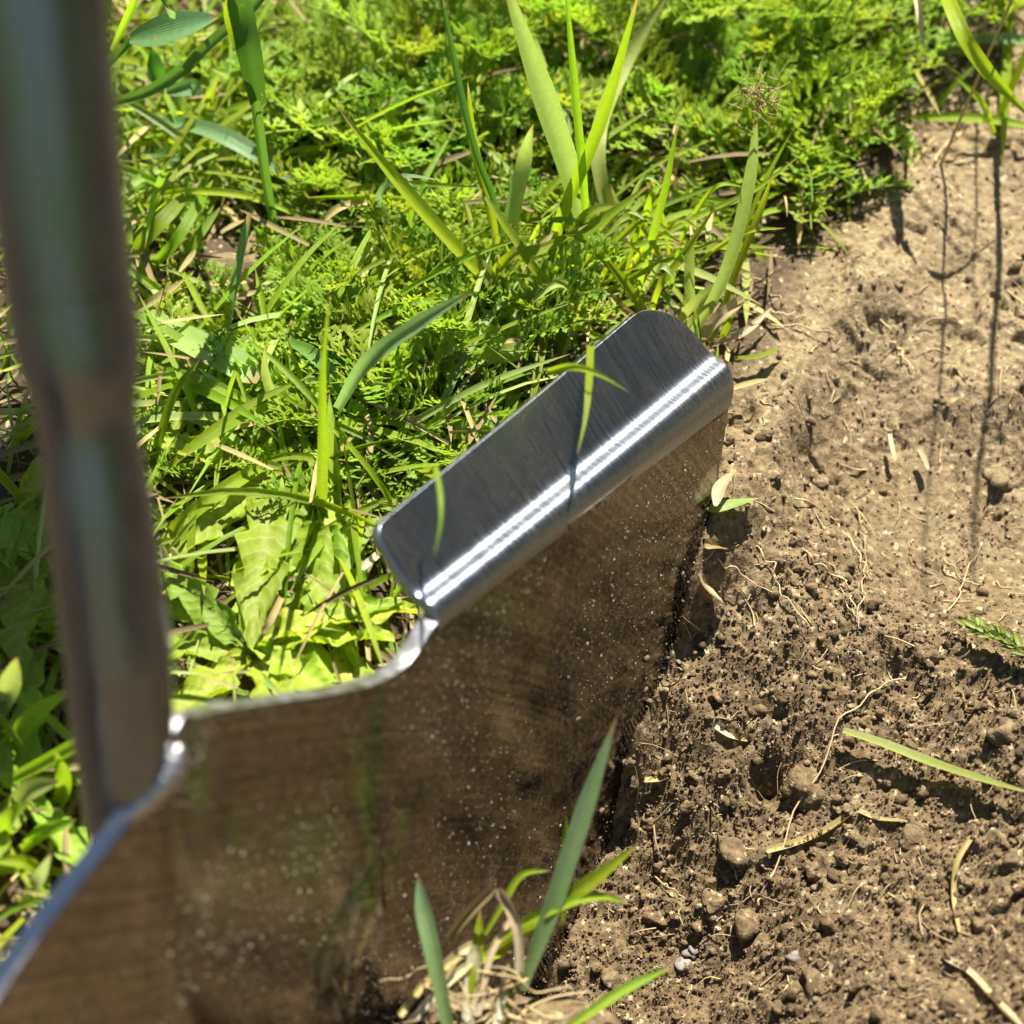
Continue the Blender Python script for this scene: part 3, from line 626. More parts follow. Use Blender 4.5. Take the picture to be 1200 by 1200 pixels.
tuft('grass_tuft', (800, 400, 0), 'grass tuft with pale curved blade beside the far end of the tread', 'grass', [
    ([(800, 410, 0), (848, 325, .018), (878, 215, .036), (887, 128, .05)], 15, 'grass_pale', 'blade', (0, .2)),
    ([(832, 408, 0), (862, 320, .012), (890, 250, .022), (906, 204, .03)], 9, 'grass'),
    ([(785, 400, 0), (815, 360, .01), (850, 335, .015)], 20, 'grass_pale', 'strap'),
    ([(810, 410, 0), (840, 375, .008), (872, 350, .012)], 16, 'straw_pale', 'strap'),
    ([(845, 400, 0), (855, 370, .006), (858, 345, .01)], 10, 'grass'),
    ([(770, 395, 0), (745, 350, .012), (700, 290, .022)], 11, 'grass'),
    ([(815, 405, 0), (808, 330, .012), (812, 275, .02)], 12, 'grass_pale'),
    ([(760, 390, 0), (770, 340, .015), (800, 300, .02), (840, 240, .028)], 9, 'grass'),
    ([(790, 400, 0), (740, 370, .008), (705, 335, .012)], 10, 'straw'),
    ([(830, 405, 0), (870, 390, .005), (905, 360, .004)], 9, 'straw_pale'),
])
tuft('grass_tuft', (320, 300, 0), 'single stout grass stem with sheathing leaf rising from a soil crumb', 'grass', [
    ([(328, 300, 0), (312, 215, .02), (298, 110, .045), (287, 40, .058)], 12, 'grass_dark', 'strap', (0, 0), .5, 'stem'),
    ([(302, 120, .045), (293, 60, .058), (283, 10, .065), (262, -60, .08)], 30, 'grass_dark', 'blade', (.2, .6), .35),
    ([(296, 80, .05), (275, 30, .06), (270, -20, .07)], 20, 'grass', 'blade', (.2, .2)),
    ([(328, 300, 0), (310, 280, .004), (295, 262, .008)], 8, 'grass'),
    ([(328, 300, 0), (345, 275, .006), (375, 270, .01)], 8, 'grass'),
])
tuft('grass_plant', (110, 130, 0), 'bluish broad grass with torn leaf tips beside the top of the shaft', 'grass', [
    ([(115, 90, .02), (140, 62, .03), (158, 45, .033)], 9, 'grass_dark', 'strap', (0, 0), .5, 'stem'),
    ([(152, 46, .033), (185, 38, .036), (215, 30, .038), (256, 20, .04)], 38, 'grass_teal', 'leaf', (.1, .3), .2),
    ([(110, 125, .012), (165, 112, .02), (215, 82, .028), (240, 55, .034)], 14, 'grass_dark', 'strap', (0, 0), .5, 'stem'),
    ([(215, 82, .028), (245, 55, .036), (290, 15, .05), (330, -30, .06)], 20, 'grass_dark', 'blade', (.3, .3), .3),
    ([(178, 60, .022), (182, 85, .018), (192, 108, .012)], 22, 'grass_dark', 'leaf', (.4, .2), .35),
    ([(195, 108, .018), (225, 102, .018), (222, 112, .016)], 20, 'grass_teal', 'leaf'),
    ([(160, 128, .012), (150, 145, .008), (136, 160, .004)], 24, 'grass_teal', 'leaf'),
    ([(130, 60, .03), (150, 20, .04), (165, -20, .05)], 10, 'grass'),
    ([(200, 20, .04), (195, 0, .05), (185, -30, .06)], 18, 'grass_teal'),
])
tuft('grass_tuft', (165, 320, 0), 'bright flat grass tuft beside the middle of the shaft', 'grass', [
    ([(140, 315, 0), (180, 270, .012), (235, 212, .012)], 18, 'grass'),
    ([(150, 335, 0), (200, 290, .012), (232, 240, .014), (250, 210, .01)], 13, 'grass'),
    ([(190, 370, 0), (225, 290, .01), (260, 240, .012)], 11, 'grass'),
    ([(150, 240, 0), (210, 225, .012), (290, 230, .014), (370, 262, .012)], 9, 'grass'),
    ([(190, 140, .01), (250, 155, .014), (305, 185, .012), (350, 220, .008)], 22, 'grass_teal'),
    ([(170, 175, .006), (200, 185, .008), (230, 200, .006)], 16, 'grass_dark'),
    ([(150, 300, 0), (150, 280, .01), (152, 255, .014)], 10, 'grass'),
    ([(240, 150, 0), (240, 130, .01), (255, 95, .02)], 12, 'grass'),
])
tuft('grass_tuft', (400, 500, 0), 'tangle of flat lying grass blades left of the tread', 'grass', [
    ([(150, 432, .004), (210, 438, .01), (265, 458, .012), (345, 490, .004)], 12, 'grass'),
    ([(150, 415, .003), (230, 428, .006), (300, 448, .006)], 9, 'grass'),
    ([(345, 515, 0), (325, 480, .008), (312, 440, .016), (311, 402, .024)], 11, 'grass_pale', 'blade'),
    ([(375, 625, .0), (378, 545, .018), (378, 440, .042), (386, 345, .06)], 14, 'grass', 'needle'),
    ([(395, 480, .012), (430, 425, .03), (490, 380, .04), (555, 340, .05)], 20, 'grass_teal', 'blade', (0, .3)),
    ([(335, 400, .012), (362, 412, .016), (390, 440, .014), (410, 480, .006)], 17, 'grass_dark', 'blade', (.2, -.2)),
    ([(180, 655, .002), (215, 610, .01), (275, 565, .012), (365, 512, .004)], 17, 'grass'),
    ([(240, 490, .002), (300, 510, .006), (380, 500, .004), (430, 480, 0)], 11, 'grass'),
    ([(430, 560, .0), (380, 540, .008), (330, 535, .01), (280, 555, .008)], 9, 'grass'),
    ([(290, 475, .002), (270, 460, .01), (230, 430, .014)], 9, 'grass_teal'),
    ([(380, 590, 0), (350, 560, .008), (300, 540, .01), (250, 520, .006)], 12, 'grass'),
    ([(420, 470, 0), (370, 470, .006), (330, 480, .006), (290, 500, .003)], 9, 'grass'),
    ([(170, 580, 0), (185, 520, .01), (205, 460, .018), (235, 420, .022)], 10, 'grass'),
    ([(300, 560, 0), (345, 540, .007), (420, 520, .007), (455, 530, .004)], 10, 'grass'),
    ([(280, 400, 0), (320, 390, .006), (370, 375, .01), (410, 372, .008)], 14, 'grass'),
    ([(330, 455, 0), (300, 442, .004), (280, 450, .004)], 16, 'grass_pale'),
])
tuft('grass_tuft', (30, 880, 0), 'sunlit short grass left of the lower shaft', 'grass', [
    ([(-10, 905, 0), (30, 850, .012), (80, 808, .02)], 22, 'grass'),
    ([(-20, 930, 0), (40, 900, .012), (95, 870, .02), (120, 862, .024)], 16, 'grass'),
    ([(10, 960, 0), (30, 930, .012), (70, 915, .018)], 24, 'grass_pale'),
    ([(-10, 850, 0), (10, 810, .015), (20, 770, .03)], 26, 'grass_pale'),
    ([(60, 960, 0), (75, 920, .01), (65, 880, .018)], 18, 'grass'),
    ([(20, 1000, 0), (50, 975, .01), (90, 960, .014)], 16, 'grass'),
    ([(0, 1000, 0), (10, 960, .012), (35, 940, .016)], 18, 'grass'),
    ([(60, 1030, 0), (30, 1010, .008), (-10, 1010, .01)], 14, 'grass'),
    ([(20, 1060, 0), (40, 1040, .008), (60, 1000, .01)], 16, 'grass_pale'),
])
tuft('grass_tuft', (1180, -60, 0), 'dark green grass arching in over the upper right bare soil', 'grass', [
    ([(1085, -80, .03), (1115, 10, .035), (1150, 75, .03), (1215, 145, .015)], 17, 'grass'),
    ([(1060, -60, .02), (1075, 0, .025), (1083, 58, .022)], 8, 'straw_pale'),
    ([(1220, 150, .004), (1140, 138, .006), (1050, 138, .006)], 11, 'grass'),
    ([(1190, -60, 0), (1180, 80, .004), (1175, 190, .004)], 11, 'grass'),
    ([(1240, 50, 0), (1160, 45, .006), (1040, 50, .004)], 12, 'grass_teal'),
    ([(985, -40, .02), (965, 5, .02), (953, 28, .018)], 8, 'straw'),
    ([(960, 20, 0), (1000, 60, .006), (1025, 95, .003)], 12, 'grass'),
])
e = empty('tall_grass', Vector((.0895, .3195, 0)), 'tall thin grass stems at the right whose shadows cross the bare soil', 'grass')
for b0, tip, r0, mt in [((.0895, .3195), (.104, .3075, .13), .0007, 'grass'), ((.0778, .3081), (.0966, .2965, .14), .0003, 'straw'), ((.0985, .330), (.118, .322, .12), .0006, 'grass'), ((.086, .335), (.100, .33, .10), .0003, 'straw')]:
    a_ = np.array([*b0, 0]); t_ = np.array(tip); V, Q, Ln, Ac = rod([a_, a_ + (t_ - a_) * .35 + [.001, .001, 0], a_ + (t_ - a_) * .7, t_], r0, r0 * .5, 14, 7); child('stem', leaf_mesh('stem', V, Q, Ln, Ac), M[mt], e)
hero(e, [(1168, 165, 0), (1150, 120, .01), (1120, 90, .014)], 8, 'grass')
fine = empty('grass_tuft', Vector(at(680, 355, 0)), 'fine bright arching grass blades spread behind the tread', 'grass')
gr_ = np.random.default_rng(21)
for k in range(26):
    bx, by = gr_.uniform(560, 800), gr_.uniform(310, 385); a = gr_.uniform(-2.9, -.25); ln = gr_.uniform(60, 150)
    hero(fine, [(bx, by, 0), (bx + math.cos(a) * ln * .4, by + math.sin(a) * ln * .45, .012), (bx + math.cos(a) * ln * .8, by + math.sin(a) * ln * .75, .02), (bx + math.cos(a) * ln * 1.25, by + math.sin(a) * ln * .8 + gr_.uniform(-10, 35), .019)], gr_.uniform(5, 10), 'grass' if k % 4 else 'grass_pale')
# the tuft cut loose in front of the blade, with bare roots
fb = atz(590, 1200, .306)
def fz(L, z0): return np.array([atz(px, py, z0 + dz) for px, py, dz in L])
ft = empty('grass_tuft', Vector(fb), 'uprooted grass tuft with bare white stems in front of the blade', 'grass')
for L, wpx, mat, prof, nm in [
    ([(610, 1160, .002), (648, 1060, 0), (685, 950, -.002), (723, 838, -.004)], 22, 'grass_teal', 'blade', 'leaf'),
    ([(560, 1125, .004), (620, 1085, .002), (690, 1035, 0), (750, 988, -.001)], 18, 'grass', 'blade', 'leaf'),
    ([(540, 1140, .004), (600, 1090, .002), (655, 1062, 0), (700, 1050, 0), (740, 1060, .002)], 12, 'grass', 'blade', 'leaf'),
    ([(568, 1095, .004), (592, 1055, .004), (612, 1025, .004), (645, 1020, .003)], 8, 'grass', 'blade', 'leaf'),
    ([(660, 1080, .01), (662, 1000, .008), (664, 955, .006)], 8, 'grass', 'blade', 'leaf'),
    ([(532, 1240, -.004), (510, 1130, -.006), (497, 1070, -.006), (490, 1025, -.006)], 20, 'grass_teal', 'blade', 'leaf'),
    ([(545, 1215, 0), (552, 1150, 0), (560, 1105, .001), (563, 1065, .002)], 14, 'grass', 'blade', 'leaf'),
    ([(545, 1230, -.001), (553, 1150, 0), (558, 1108, 0)], 17, 'stem_white', 'strap', 'stem'),
    ([(588, 1230, -.002), (602, 1150, 0), (606, 1125, 0)], 10, 'grass', 'strap', 'stem'),
    ([(608, 1140, -.002), (607, 1095, -.002), (596, 1062, -.002), (584, 1042, -.003)], 12, 'straw_pale', 'strap', 'stem'),
    ([(525, 1100, .002), (548, 1072, 0), (580, 1040, -.002)], 12, 'straw', 'strap', 'stem'),
    ([(500, 1160, 0), (530, 1125, .002), (560, 1105, .004)], 14, 'straw_pale', 'strap', 'stem'),
    ([(468, 1190, -.002), (500, 1150, 0), (540, 1120, .002)], 10, 'straw', 'strap', 'stem'),
    ([(575, 1225, -.001), (592, 1165, 0), (600, 1130, 0)], 12, 'stem_white', 'strap', 'stem'),
    ([(480, 1200, 0), (515, 1160, -.001), (552, 1128, 0)], 11, 'stem_white', 'strap', 'stem'),
    ([(560, 1190, -.002), (575, 1120, -.001), (600, 1075, 0)], 8, 'straw_pale', 'strap', 'stem'),
    ([(530, 1150, 0), (560, 1125, .002), (600, 1115, .004)], 12, 'grass', 'blade', 'leaf'),
    ([(650, 1215, -.002), (700, 1180, 0), (740, 1155, .002), (790, 1132, .004)], 12, 'grass', 'blade', 'leaf'),
]:
    d0 = .306
    V, Q, Ln, Ac = ribbon(fz(L, d0), wpx * d0 / FPX, n=18, twist=(-.2, .25), fold=.25 if nm == 'leaf' else .5, prof=prof)
    child(nm, leaf_mesh(nm, V, Q, Ln, Ac), M[mat], ft)
rr_ = np.random.default_rng(77)
for k in range(20):
    x0 = rr_.uniform(490, 620); y0 = rr_.uniform(1130, 1200); a = rr_.uniform(-.5, 3.6); ln = rr_.uniform(40, 130)
    pts = [atz(x0, y0, .305)]; x, y, z = x0, y0, .305
    for j in range(5):
        a += rr_.normal() * .45; x += math.cos(a) * ln / 5; y += math.sin(a) * ln / 5 * .8 + 3; z += rr_.normal() * .0015; pts.append(atz(x, y, z))
    V, Q, Ln, Ac = rod(pts, .0003 * rr_.uniform(.5, 1.5), .0001, 16, 5)
    child('root', leaf_mesh('root', V, Q, Ln, Ac), M['root'], ft)
# the soil lump that holds it
V, T = lump(4, 5, .8); V = V * np.array([.016, .010, .009]) * (1 + .06 * perlin(V[:, 0] * 5, V[:, 1] * 5 + V[:, 2] * 4, 3) + .05 * perlin(V[:, 0] * 14, V[:, 1] * 14 + V[:, 2] * 11, 4))[:, None] + atz(600, 1262, .311)
me = mesh_np('clod', V, tris=T); attr(me, 'fresh', np.full(len(V), .9)); attr(me, 'far', np.zeros(len(V)))
tag(obj('soil_clod', me, M['soil']), 'soil clod under the uprooted grass tuft at the bottom edge', 'clod')

# ------------------------------------------------------------------ feathery yarrow
def frond(seed, L=0.036, pairs=12):
    r_ = np.random.default_rng(seed); bend = r_.uniform(.2, 1.0); Vs, Ts, Ln = [], [], []; n = 0
    def cpos(u): return np.array([u * L * (1 - .12 * bend * u), .0025 * math.sin(u * 2.2 + seed), L * bend * (.35 * u - .42 * u * u)])
    def lob(p, dirv, ln, wd, up, u):
        nonlocal n
        dirv = dirv / np.linalg.norm(dirv); sd = np.cross(dirv, up); sd /= np.linalg.norm(sd) + 1e-9
        Vs.extend([p, p + dirv * ln * .45 + sd * wd, p + dirv * ln, p + dirv * ln * .45 - sd * wd, p + dirv * ln * .5 + up * wd * .45]); Ts.extend([[n, n + 1, n + 4], [n + 1, n + 2, n + 4], [n + 2, n + 3, n + 4], [n + 3, n, n + 4]]); Ln.extend([u] * 5); n += 5
    up0 = np.array([0, 0, 1.])
    for i in range(pairs):
        u = (i + 1.2) / (pairs + 1.2); p = cpos(u); t = cpos(min(1, u + .03)) - cpos(u - .03); t /= np.linalg.norm(t); sd = np.array([-t[1], t[0], 0]); sd /= np.linalg.norm(sd); up = np.cross(t, sd)
        pl = L * .19 * math.sin(math.pi * (0.12 + .83 * u)) ** .8 * r_.uniform(.8, 1.15)
        for sg in (1, -1):
            el = r_.uniform(.15, .9)
            dv = sd * sg * math.cos(el) * .85 + up * math.sin(el) + t * r_.uniform(.35, .75); dv /= np.linalg.norm(dv)
            lob(p, dv, pl, pl * .13, up, u)
            for q_ in (.38, .68):
                for s2 in (1, -1):
                    pp = p + dv * pl * q_; d2 = dv * .75 + np.cross(up, dv) * s2 * .7 + up * r_.uniform(-.2, .5)
                    lob(pp, d2, pl * r_.uniform(.40, .58), pl * .12, up, u)
    # midrib
    C = np.array([cpos(u) for u in np.linspace(0, 1, 10)]); V, Q, l2, _ = rod(C, .00042, .00018, 10, 4)
    Q = Q + n; Vs = np.vstack([np.array(Vs), V]); Ln = np.concatenate([Ln, l2])
    return Vs, np.array(Ts), Q, Ln
fr_v = [frond(100 + i, L=.030 + .003 * (i % 4), pairs=10 + i % 4) for i in range(7)]
fr_m = []
for V, T, Q, Ln in fr_v:
    me = leaf_mesh('leaf', V, Q, Ln, np.zeros(len(V)), T=T); me.materials.append(M['yarrow']); fr_m.append(me)
def fmat(p, yaw, pitch, roll, sc):
    return Matrix.Translation(Vector(p)) @ Matrix.Rotation(yaw, 4, 'Z') @ Matrix.Rotation(-pitch, 4, 'Y') @ Matrix.Rotation(roll, 4, 'X') @ Matrix.Scale(sc, 4)
yarrow = [  # px, py, number of leaves, leaf scale, label
    (560, 120, 14, 1.0, 'soft focus feathery yarrow mound left of the wide pale blade'),
    (470, 170, 13, 1.0, 'feathery yarrow plant left of the mound, near the thin dark blade'),
    (430, 90, 12, 1.0, 'blurred feathery yarrow at the top, right of the stout stem'),
    (600, 40, 12, 1.0, 'feathery yarrow at the top edge behind the wide pale blade'),
    (520, 240, 11, .9, 'low feathery yarrow beside the curled bluish grass blade'),
    (420, 245, 9, .75, 'small feathery yarrow right of the soil crumb'),
    (780, 150, 13, 1.0, 'crisp feathery yarrow with fronds pointing to upper right'),
    (880, 160, 13, .95, 'feathery yarrow behind the brown seed fluff'),
    (970, 155, 12, .9, 'feathery yarrow spreading onto the bare soil'),
    (870, 60, 11, 1.0, 'shaded feathery yarrow at the top behind the crisp fronds'),
    (960, 50, 10, 1.0, 'blurred feathery yarrow at the top right by the soil'),
    (720, 60, 10, 1.0, 'feathery yarrow at the top right of the wide pale blade'),
    (490, 420, 13, .85, 'low feathery yarrow just left of the tread middle'),
    (540, 470, 12, .85, 'feathery yarrow touching the back edge of the tread'),
    (450, 375, 10, .75, 'fine feathery yarrow above the flat lying grass tangle'),
    (560, 390, 11, .8, 'feathery yarrow under the arching grass blades'),
    (440, 470, 10, .75, 'feathery yarrow right of the thin upright blurred blade'),
    (480, 540, 9, .7, 'feathery yarrow beside the near corner of the tread'),
    (180, 305, 8, .5, 'small feathery yarrow below the flat grass by the shaft'),
    (330, 392, 6, .42, 'pale feathery yarrow in front of the soil crumb'),
    (205, 490, 8, .5, 'greyish feathery yarrow hugging the shaft'),
    (235, 530, 6, .5, 'small feathery yarrow above the toothed broad leaf'),
    (1075, 5, 9, .9, 'shaded feathery yarrow at the top edge above the bare soil'),
    (1170, 0, 9, .9, 'feathery yarrow in the upper right corner'),
    (1010, 20, 8, .8, 'feathery yarrow at the top beside the brown twig'),
    (392, 345, 6, .6, 'feathery yarrow between stout stem and grass tangle'),
    (380, 70, 7, .8, 'feathery yarrow at the top, just right of the stout stem'),
]
GR = 'feathery yarrow plants in the lawn'
yr = np.random.default_rng(5)
for px, py, n_, sc, lab in yarrow:
    c = at(px, py, 0); e = empty('yarrow_plant', Vector(c), lab, 'yarrow', GR)
    for k in range(n_):
        yaw = 6.2832 * k / n_ + yr.normal() * .35
        p = np.array([math.cos(yaw), math.sin(yaw), 0]) * .003 + np.array([yr.normal() * .004, yr.normal() * .004, .001])
        o = obj('leaf', fr_m[yr.integers(7)], None, e)
        pitch = yr.uniform(.15, 1.0)
        # keep fronds clear of the steel
        if qline(*(c[:2] + np.array([math.cos(yaw), math.sin(yaw)]) * .025)) < .004: pitch = yr.uniform(.9, 1.3)
        o.matrix_local = fmat(p, yaw, pitch, yr.normal() * .4, sc * yr.uniform(.75, 1.1))
acc = Acc(); lnv = []
def in_mask(px, py):
    return max(math.exp(-((px - a) / c) ** 2 - ((py - b) / d) ** 2) for a, b, c, d in [(530, 140, 170, 130), (860, 110, 190, 90), (480, 440, 140, 110), (210, 300, 45, 30), (400, 330, 70, 50), (225, 500, 55, 40)])
k = 0
while k < 260:
    px, py = yr.uniform(130, 1080), yr.uniform(-40, 580)
    if yr.random() > in_mask(px, py): continue
    p = at(px, py, 0)
    if qline(p[0], p[1]) < (.013 if p[0] > .034 else .006) or math.hypot(px - 290, py - 320) < 75: continue
    V, T, Q, Ln = fr_v[yr.integers(7)]
    mt = np.array(fmat(p, yr.uniform(0, 6.28), yr.uniform(.05, .8), yr.normal() * .4, yr.uniform(.4, .8)))
    V = V @ mt[:3, :3].T + mt[:3, 3]
    if ((V - A) @ NV < .003).any(): continue
    acc.add(V, T, Q, a=yr.random()); lnv.append(Ln); k += 1
me = acc.mesh('yarrow_carpet'); attr(me, 'len', np.concatenate(lnv))
tag(obj('yarrow_carpet', me, M['yarrow']), 'low carpet of small feathery yarrow leaves in the lawn', 'ground cover', kind='stuff')

# ------------------------------------------------------------------ broad toothed leaves
def broad(L, wd, seed, lobes=4.5, curl=.25, n=34, k=9):
    r_ = np.random.default_rng(seed); V = []; Ln = []; Ac = []
    ph = r_.random()
    for i in range(n):
        u = i / (n - 1)
        env = (math.sin(math.pi * min(1, u ** .8 * .93 + .05)) ** .75) * (.35 + .65 * u ** .5)
        for j in range(k):
            x = j / (k - 1) * 2 - 1
            tooth = .5 + .5 * (1 - ((u * lobes + ph + .25 * (x > 0)) % 1.0)) ** .8
            h = wd / 2 * env * (1 + (tooth - 1) * abs(x) ** 2)
            z = curl * L * (.5 * u - .75 * u * u) + wd * .16 * abs(x) * env - .02 * wd * (abs(x) < .05) + wd * .09 * math.sin(u * 17 + x * 3 + seed) * abs(x) + wd * .03 * math.sin(u * 40 + x * 9)
            V.append([u * L - .15 * L * abs(x) * env * .4, h * x, z]); Ln.append(1 - (1 - abs(x)) ** 6 * .9); Ac.append(x)
    V = np.array(V); ii = np.arange(n * k).reshape(n, k); Q = np.stack([ii[:-1, :-1], ii[1:, :-1], ii[1:, 1:], ii[:-1, 1:]], -1).reshape(-1, 4)
    return V, Q, np.array(Ln), np.array(Ac)
bl_m = []
_uu = np.repeat(np.linspace(0, 1, 34), 9)
for i in range(6):
    V, Q, Ln, Ac = broad(.034 + .003 * (i % 3), .011 + .0015 * (i % 2), 40 + i, 3.6 + .5 * (i % 3), .15 + .1 * (i % 3))
    me = leaf_mesh('leaf', V, Q, Ln, Ac); attr(me, 'u', _uu); me.materials.append(M['dandelion']); bl_m.append(me)
dr = np.random.default_rng(8)
for px, py, lab, leaves in [
    (330, 590, 'broad toothed dandelion rosette between shaft and tread', [(300, 760, 1.05, 1.4), (235, 650, .9, 1.1), (400, 760, 1.05, 1.3), (440, 740, .95, 1.2), (340, 720, 1.1, 1.6), (270, 560, .8, 1.2), (410, 650, .9, 1.5)]),
    (300, 790, 'dandelion rosette right above the blade shoulder', [(240, 820, .9, 1.2), (260, 740, .8, 1.2), (380, 790, .95, 1.3), (440, 770, .8, 1.1), (330, 850, .9, 1.2), (220, 770, .8, 1.1), (340, 760, .8, 1.2), (300, 700, .7, 1.2), (395, 830, .7, 1.2), (440, 730, .6, 1.2), (210, 720, .6, 1.2)]),
    (60, 690, 'shaded dandelion leaves left of the lower shaft', [(10, 640, .9, 1.4), (-10, 720, 1.0, 1.6), (90, 760, .9, 1.5), (110, 640, .7, 1.3), (30, 790, .9, 1.5), (50, 600, .8, 1.2)]),
    (40, 960, 'sunlit dandelion leaves above the left shoulder of the blade', [(0, 910, .8, 1.2), (90, 900, .8, 1.2), (80, 1000, .7, 1.2), (0, 1000, .7, 1.2), (40, 870, .8, 1.3)]),
]:
    c = at(px, py, 0); e = empty('dandelion', Vector(c), lab, 'dandelion', 'dandelions around the shaft')
    for tx, ty, sc, ws in leaves:
        t = at(tx, ty, .004) - c; yaw = math.atan2(t[1], t[0]); o = obj('leaf', bl_m[dr.integers(6)], None, e)
        ln = np.linalg.norm(t[:2]) / .036
        o.matrix_local = fmat((0, 0, .004 + dr.uniform(0, .004)), yaw, dr.uniform(-.05, .3), dr.normal() * .2, 1) @ Matrix.Diagonal((max(.6, ln) * 1.05, sc * ws * .8, sc, 1))
# tall weed added mostly out of frame to shade the ground beside the shaft
e = empty('dock_plant', Vector((-.078, .250, 0)), 'tall broad leaved weed leaning out behind the shaft', 'weed')
V, Q, Ln, Ac = rod([(-.078, .250, 0), (-.064, .261, .055), (-.048, .275, .11), (-.040, .290, .15)], .0016, .001, 12, 8); child('stem', leaf_mesh('stem', V, Q, Ln, Ac), M['dandelion'], e)
for k, (z, yaw, ln, wd) in enumerate([(.102, -2.6, .045, 2.8), (.104, -1.9, .05, 2.6), (.108, 2.9, .05, 2.8), (.11, 1.9, .035, 2.6), (.112, -2.2, .05, 2.8), (.115, -1.5, .045, 2.6), (.12, -2.9, .05, 2.6), (.13, 2.3, .04, 2.4), (.135, -1.4, .04, 2.4), (.14, -2.4, .05, 2.4)]):
    o = obj('leaf', bl_m[k % 6], None, e); o.matrix_local = fmat((.030 + (z - .11) * .2, .025 + (z - .11) * .35, z), yaw, .2, .1, 1) @ Matrix.Diagonal((ln / .036, wd, 1.3, 1))

# ------------------------------------------------------------------ lawn filling: short grass and litter
acc = {'grass': Acc(), 'grass_pale': Acc(), 'straw': Acc(), 'straw_dark': Acc()}; LA = {k: ([], []) for k in acc}
BARE = at(285, 318, 0)
def fill(kind, p, yaw, ln, wd, el, bend, n=7, z0=0.0):
    hdir = np.array([math.cos(yaw), math.sin(yaw), 0]); pts = []
    a = el
    q = np.array([p[0], p[1], z0]); pts.append(q.copy())
    for j in range(3):
        q = q + (hdir * math.cos(a) + np.array([0, 0, math.sin(a)])) * ln / 3; a -= bend; q[2] = max(q[2], .0008); pts.append(q.copy())
    V, Q, Ln, Ac = ribbon(pts, wd, n=n, face=np.array([rng.normal() * .4, -.3 + rng.normal() * .4, 1.]), twist=(rng.normal() * .5, rng.normal() * .6), fold=.25, k=3)
    if kind in ('grass', 'grass_pale') and ((p[0] - BARE[0]) / .012) ** 2 + ((p[1] - BARE[1]) / .010) ** 2 < 1: return
    if kind in ('grass', 'grass_pale') and (((V[:, 0] - BARE[0]) / .010) ** 2 + ((V[:, 1] - BARE[1]) / .008) ** 2 < 1).any(): return
    rel = V - A; oo = rel @ NV
    if (oo < .003).any(): return
    acc[kind].add(V, None, Q, a=rng.random()); LA[kind][0].append(Ln); LA[kind][1].append(Ac)
def lawn_pt():
    while True:
        x, y = rng.uniform(-.14, .14), rng.uniform(.09, .50); q = qline(x, y)
        if q < .003 or (x > .034 and q < .012 + .004 * math.sin(x * 300)): continue
        p = np.array([x, y, -CAM_H]); 
        zc = p @ _f; px = 600 + FPX * x / zc
        if px < -120 or px > 1330: continue
        return x, y, q
for k in range(1900):
    x, y, q = lawn_pt(); ln = rng.uniform(.008, .026)
    yaw = rng.uniform(0, 6.28)
    if q < ln * .8: yaw = math.atan2(.53, -.83) + rng.normal() * .8
    fill('grass' if rng.random() < .78 else 'grass_pale', (x, y), yaw, ln, rng.uniform(.0005, .0015), rng.uniform(.15, 1.2), rng.uniform(0, .5))
for k in range(620):                       # longer blades lying over one another left of the tread and at the upper left
    a_, b_, c_, d_ = [(300, 460, 130, 80), (230, 190, 110, 110), (620, 330, 110, 60), (60, 820, 90, 200), (180, 60, 80, 80), (420, 600, 60, 60)][rng.choice(6, p=[.3, .22, .18, .12, .08, .1])]
    p = at(a_ + rng.normal() * c_ * .6, b_ + rng.normal() * d_ * .6, 0)
    if qline(p[0], p[1]) < .006: continue
    fill('grass' if rng.random() < .8 else 'grass_pale', p[:2], rng.uniform(0, 6.28), rng.uniform(.018, .045), rng.uniform(.0006, .0017), rng.uniform(.2, .7), rng.uniform(.15, .45), n=9, z0=rng.uniform(0, .004))
for k in range(3400):
    x, y, q = lawn_pt(); fill('straw' if rng.random() < .5 else 'straw_dark', (x, y), rng.uniform(0, 6.28), rng.uniform(.004, .02), rng.uniform(.0003, .0012), rng.uniform(-.05, .25), rng.uniform(0, .15), n=5, z0=rng.uniform(.0005, .004) if k % 3 else rng.uniform(.004, .013))
for kd, nm, lab, cat in (('grass', 'short_grass', 'short green lawn grass filling between the plants', 'grass'), ('grass_pale', 'pale_short_grass', 'paler short grass blades mixed through the lawn', 'grass'), ('straw', 'dry_thatch', 'dry tan straw litter lying under the lawn', 'litter'), ('straw_dark', 'brown_thatch', 'dark brown rotting litter lying under the lawn', 'litter')):
    me = acc[kd].mesh(nm); attr(me, 'len', np.concatenate(LA[kd][0])); attr(me, 'across', np.concatenate(LA[kd][1])); tag(obj(nm, me, M[kd]), lab, cat, kind='stuff')

# ------------------------------------------------------------------ single loose pieces in the lawn
loose('fallen_grass', [(168, 372, .008), (215, 395, .012), (260, 418, .013), (305, 442, .011)], 34, 'grass_pale', 'wide pale cut grass blade lying flat beside the shaft', 'grass blade', 'strap', fold=.1, twist=(0, .1))
loose('cut_grass', [(264, 398, .002), (276, 330, .014), (293, 252, .028)], 11, 'grass_teal', 'cut bluish grass stub standing in front of the soil crumb', 'grass stub', 'strap', fold=.4)
loose('dry_grass', [(140, 372, .006), (180, 352, .01), (220, 325, .012)], 11, 'straw', 'dry brown blade end beside the shaft above the wide cut blade', 'dry blade')
loose('dry_grass', [(205, 368, .003), (212, 350, .006), (216, 338, .008)], 12, 'straw_pale', 'short pale dry scrap below the dry brown blade end', 'dry blade', 'strap')
loose('dry_straw', [(362, 310, .002), (368, 272, .01), (400, 242, .014), (440, 236, .012)], 9, 'straw', 'bent tan dry stem right of the stout grass stem', 'dry stem', 'strap')
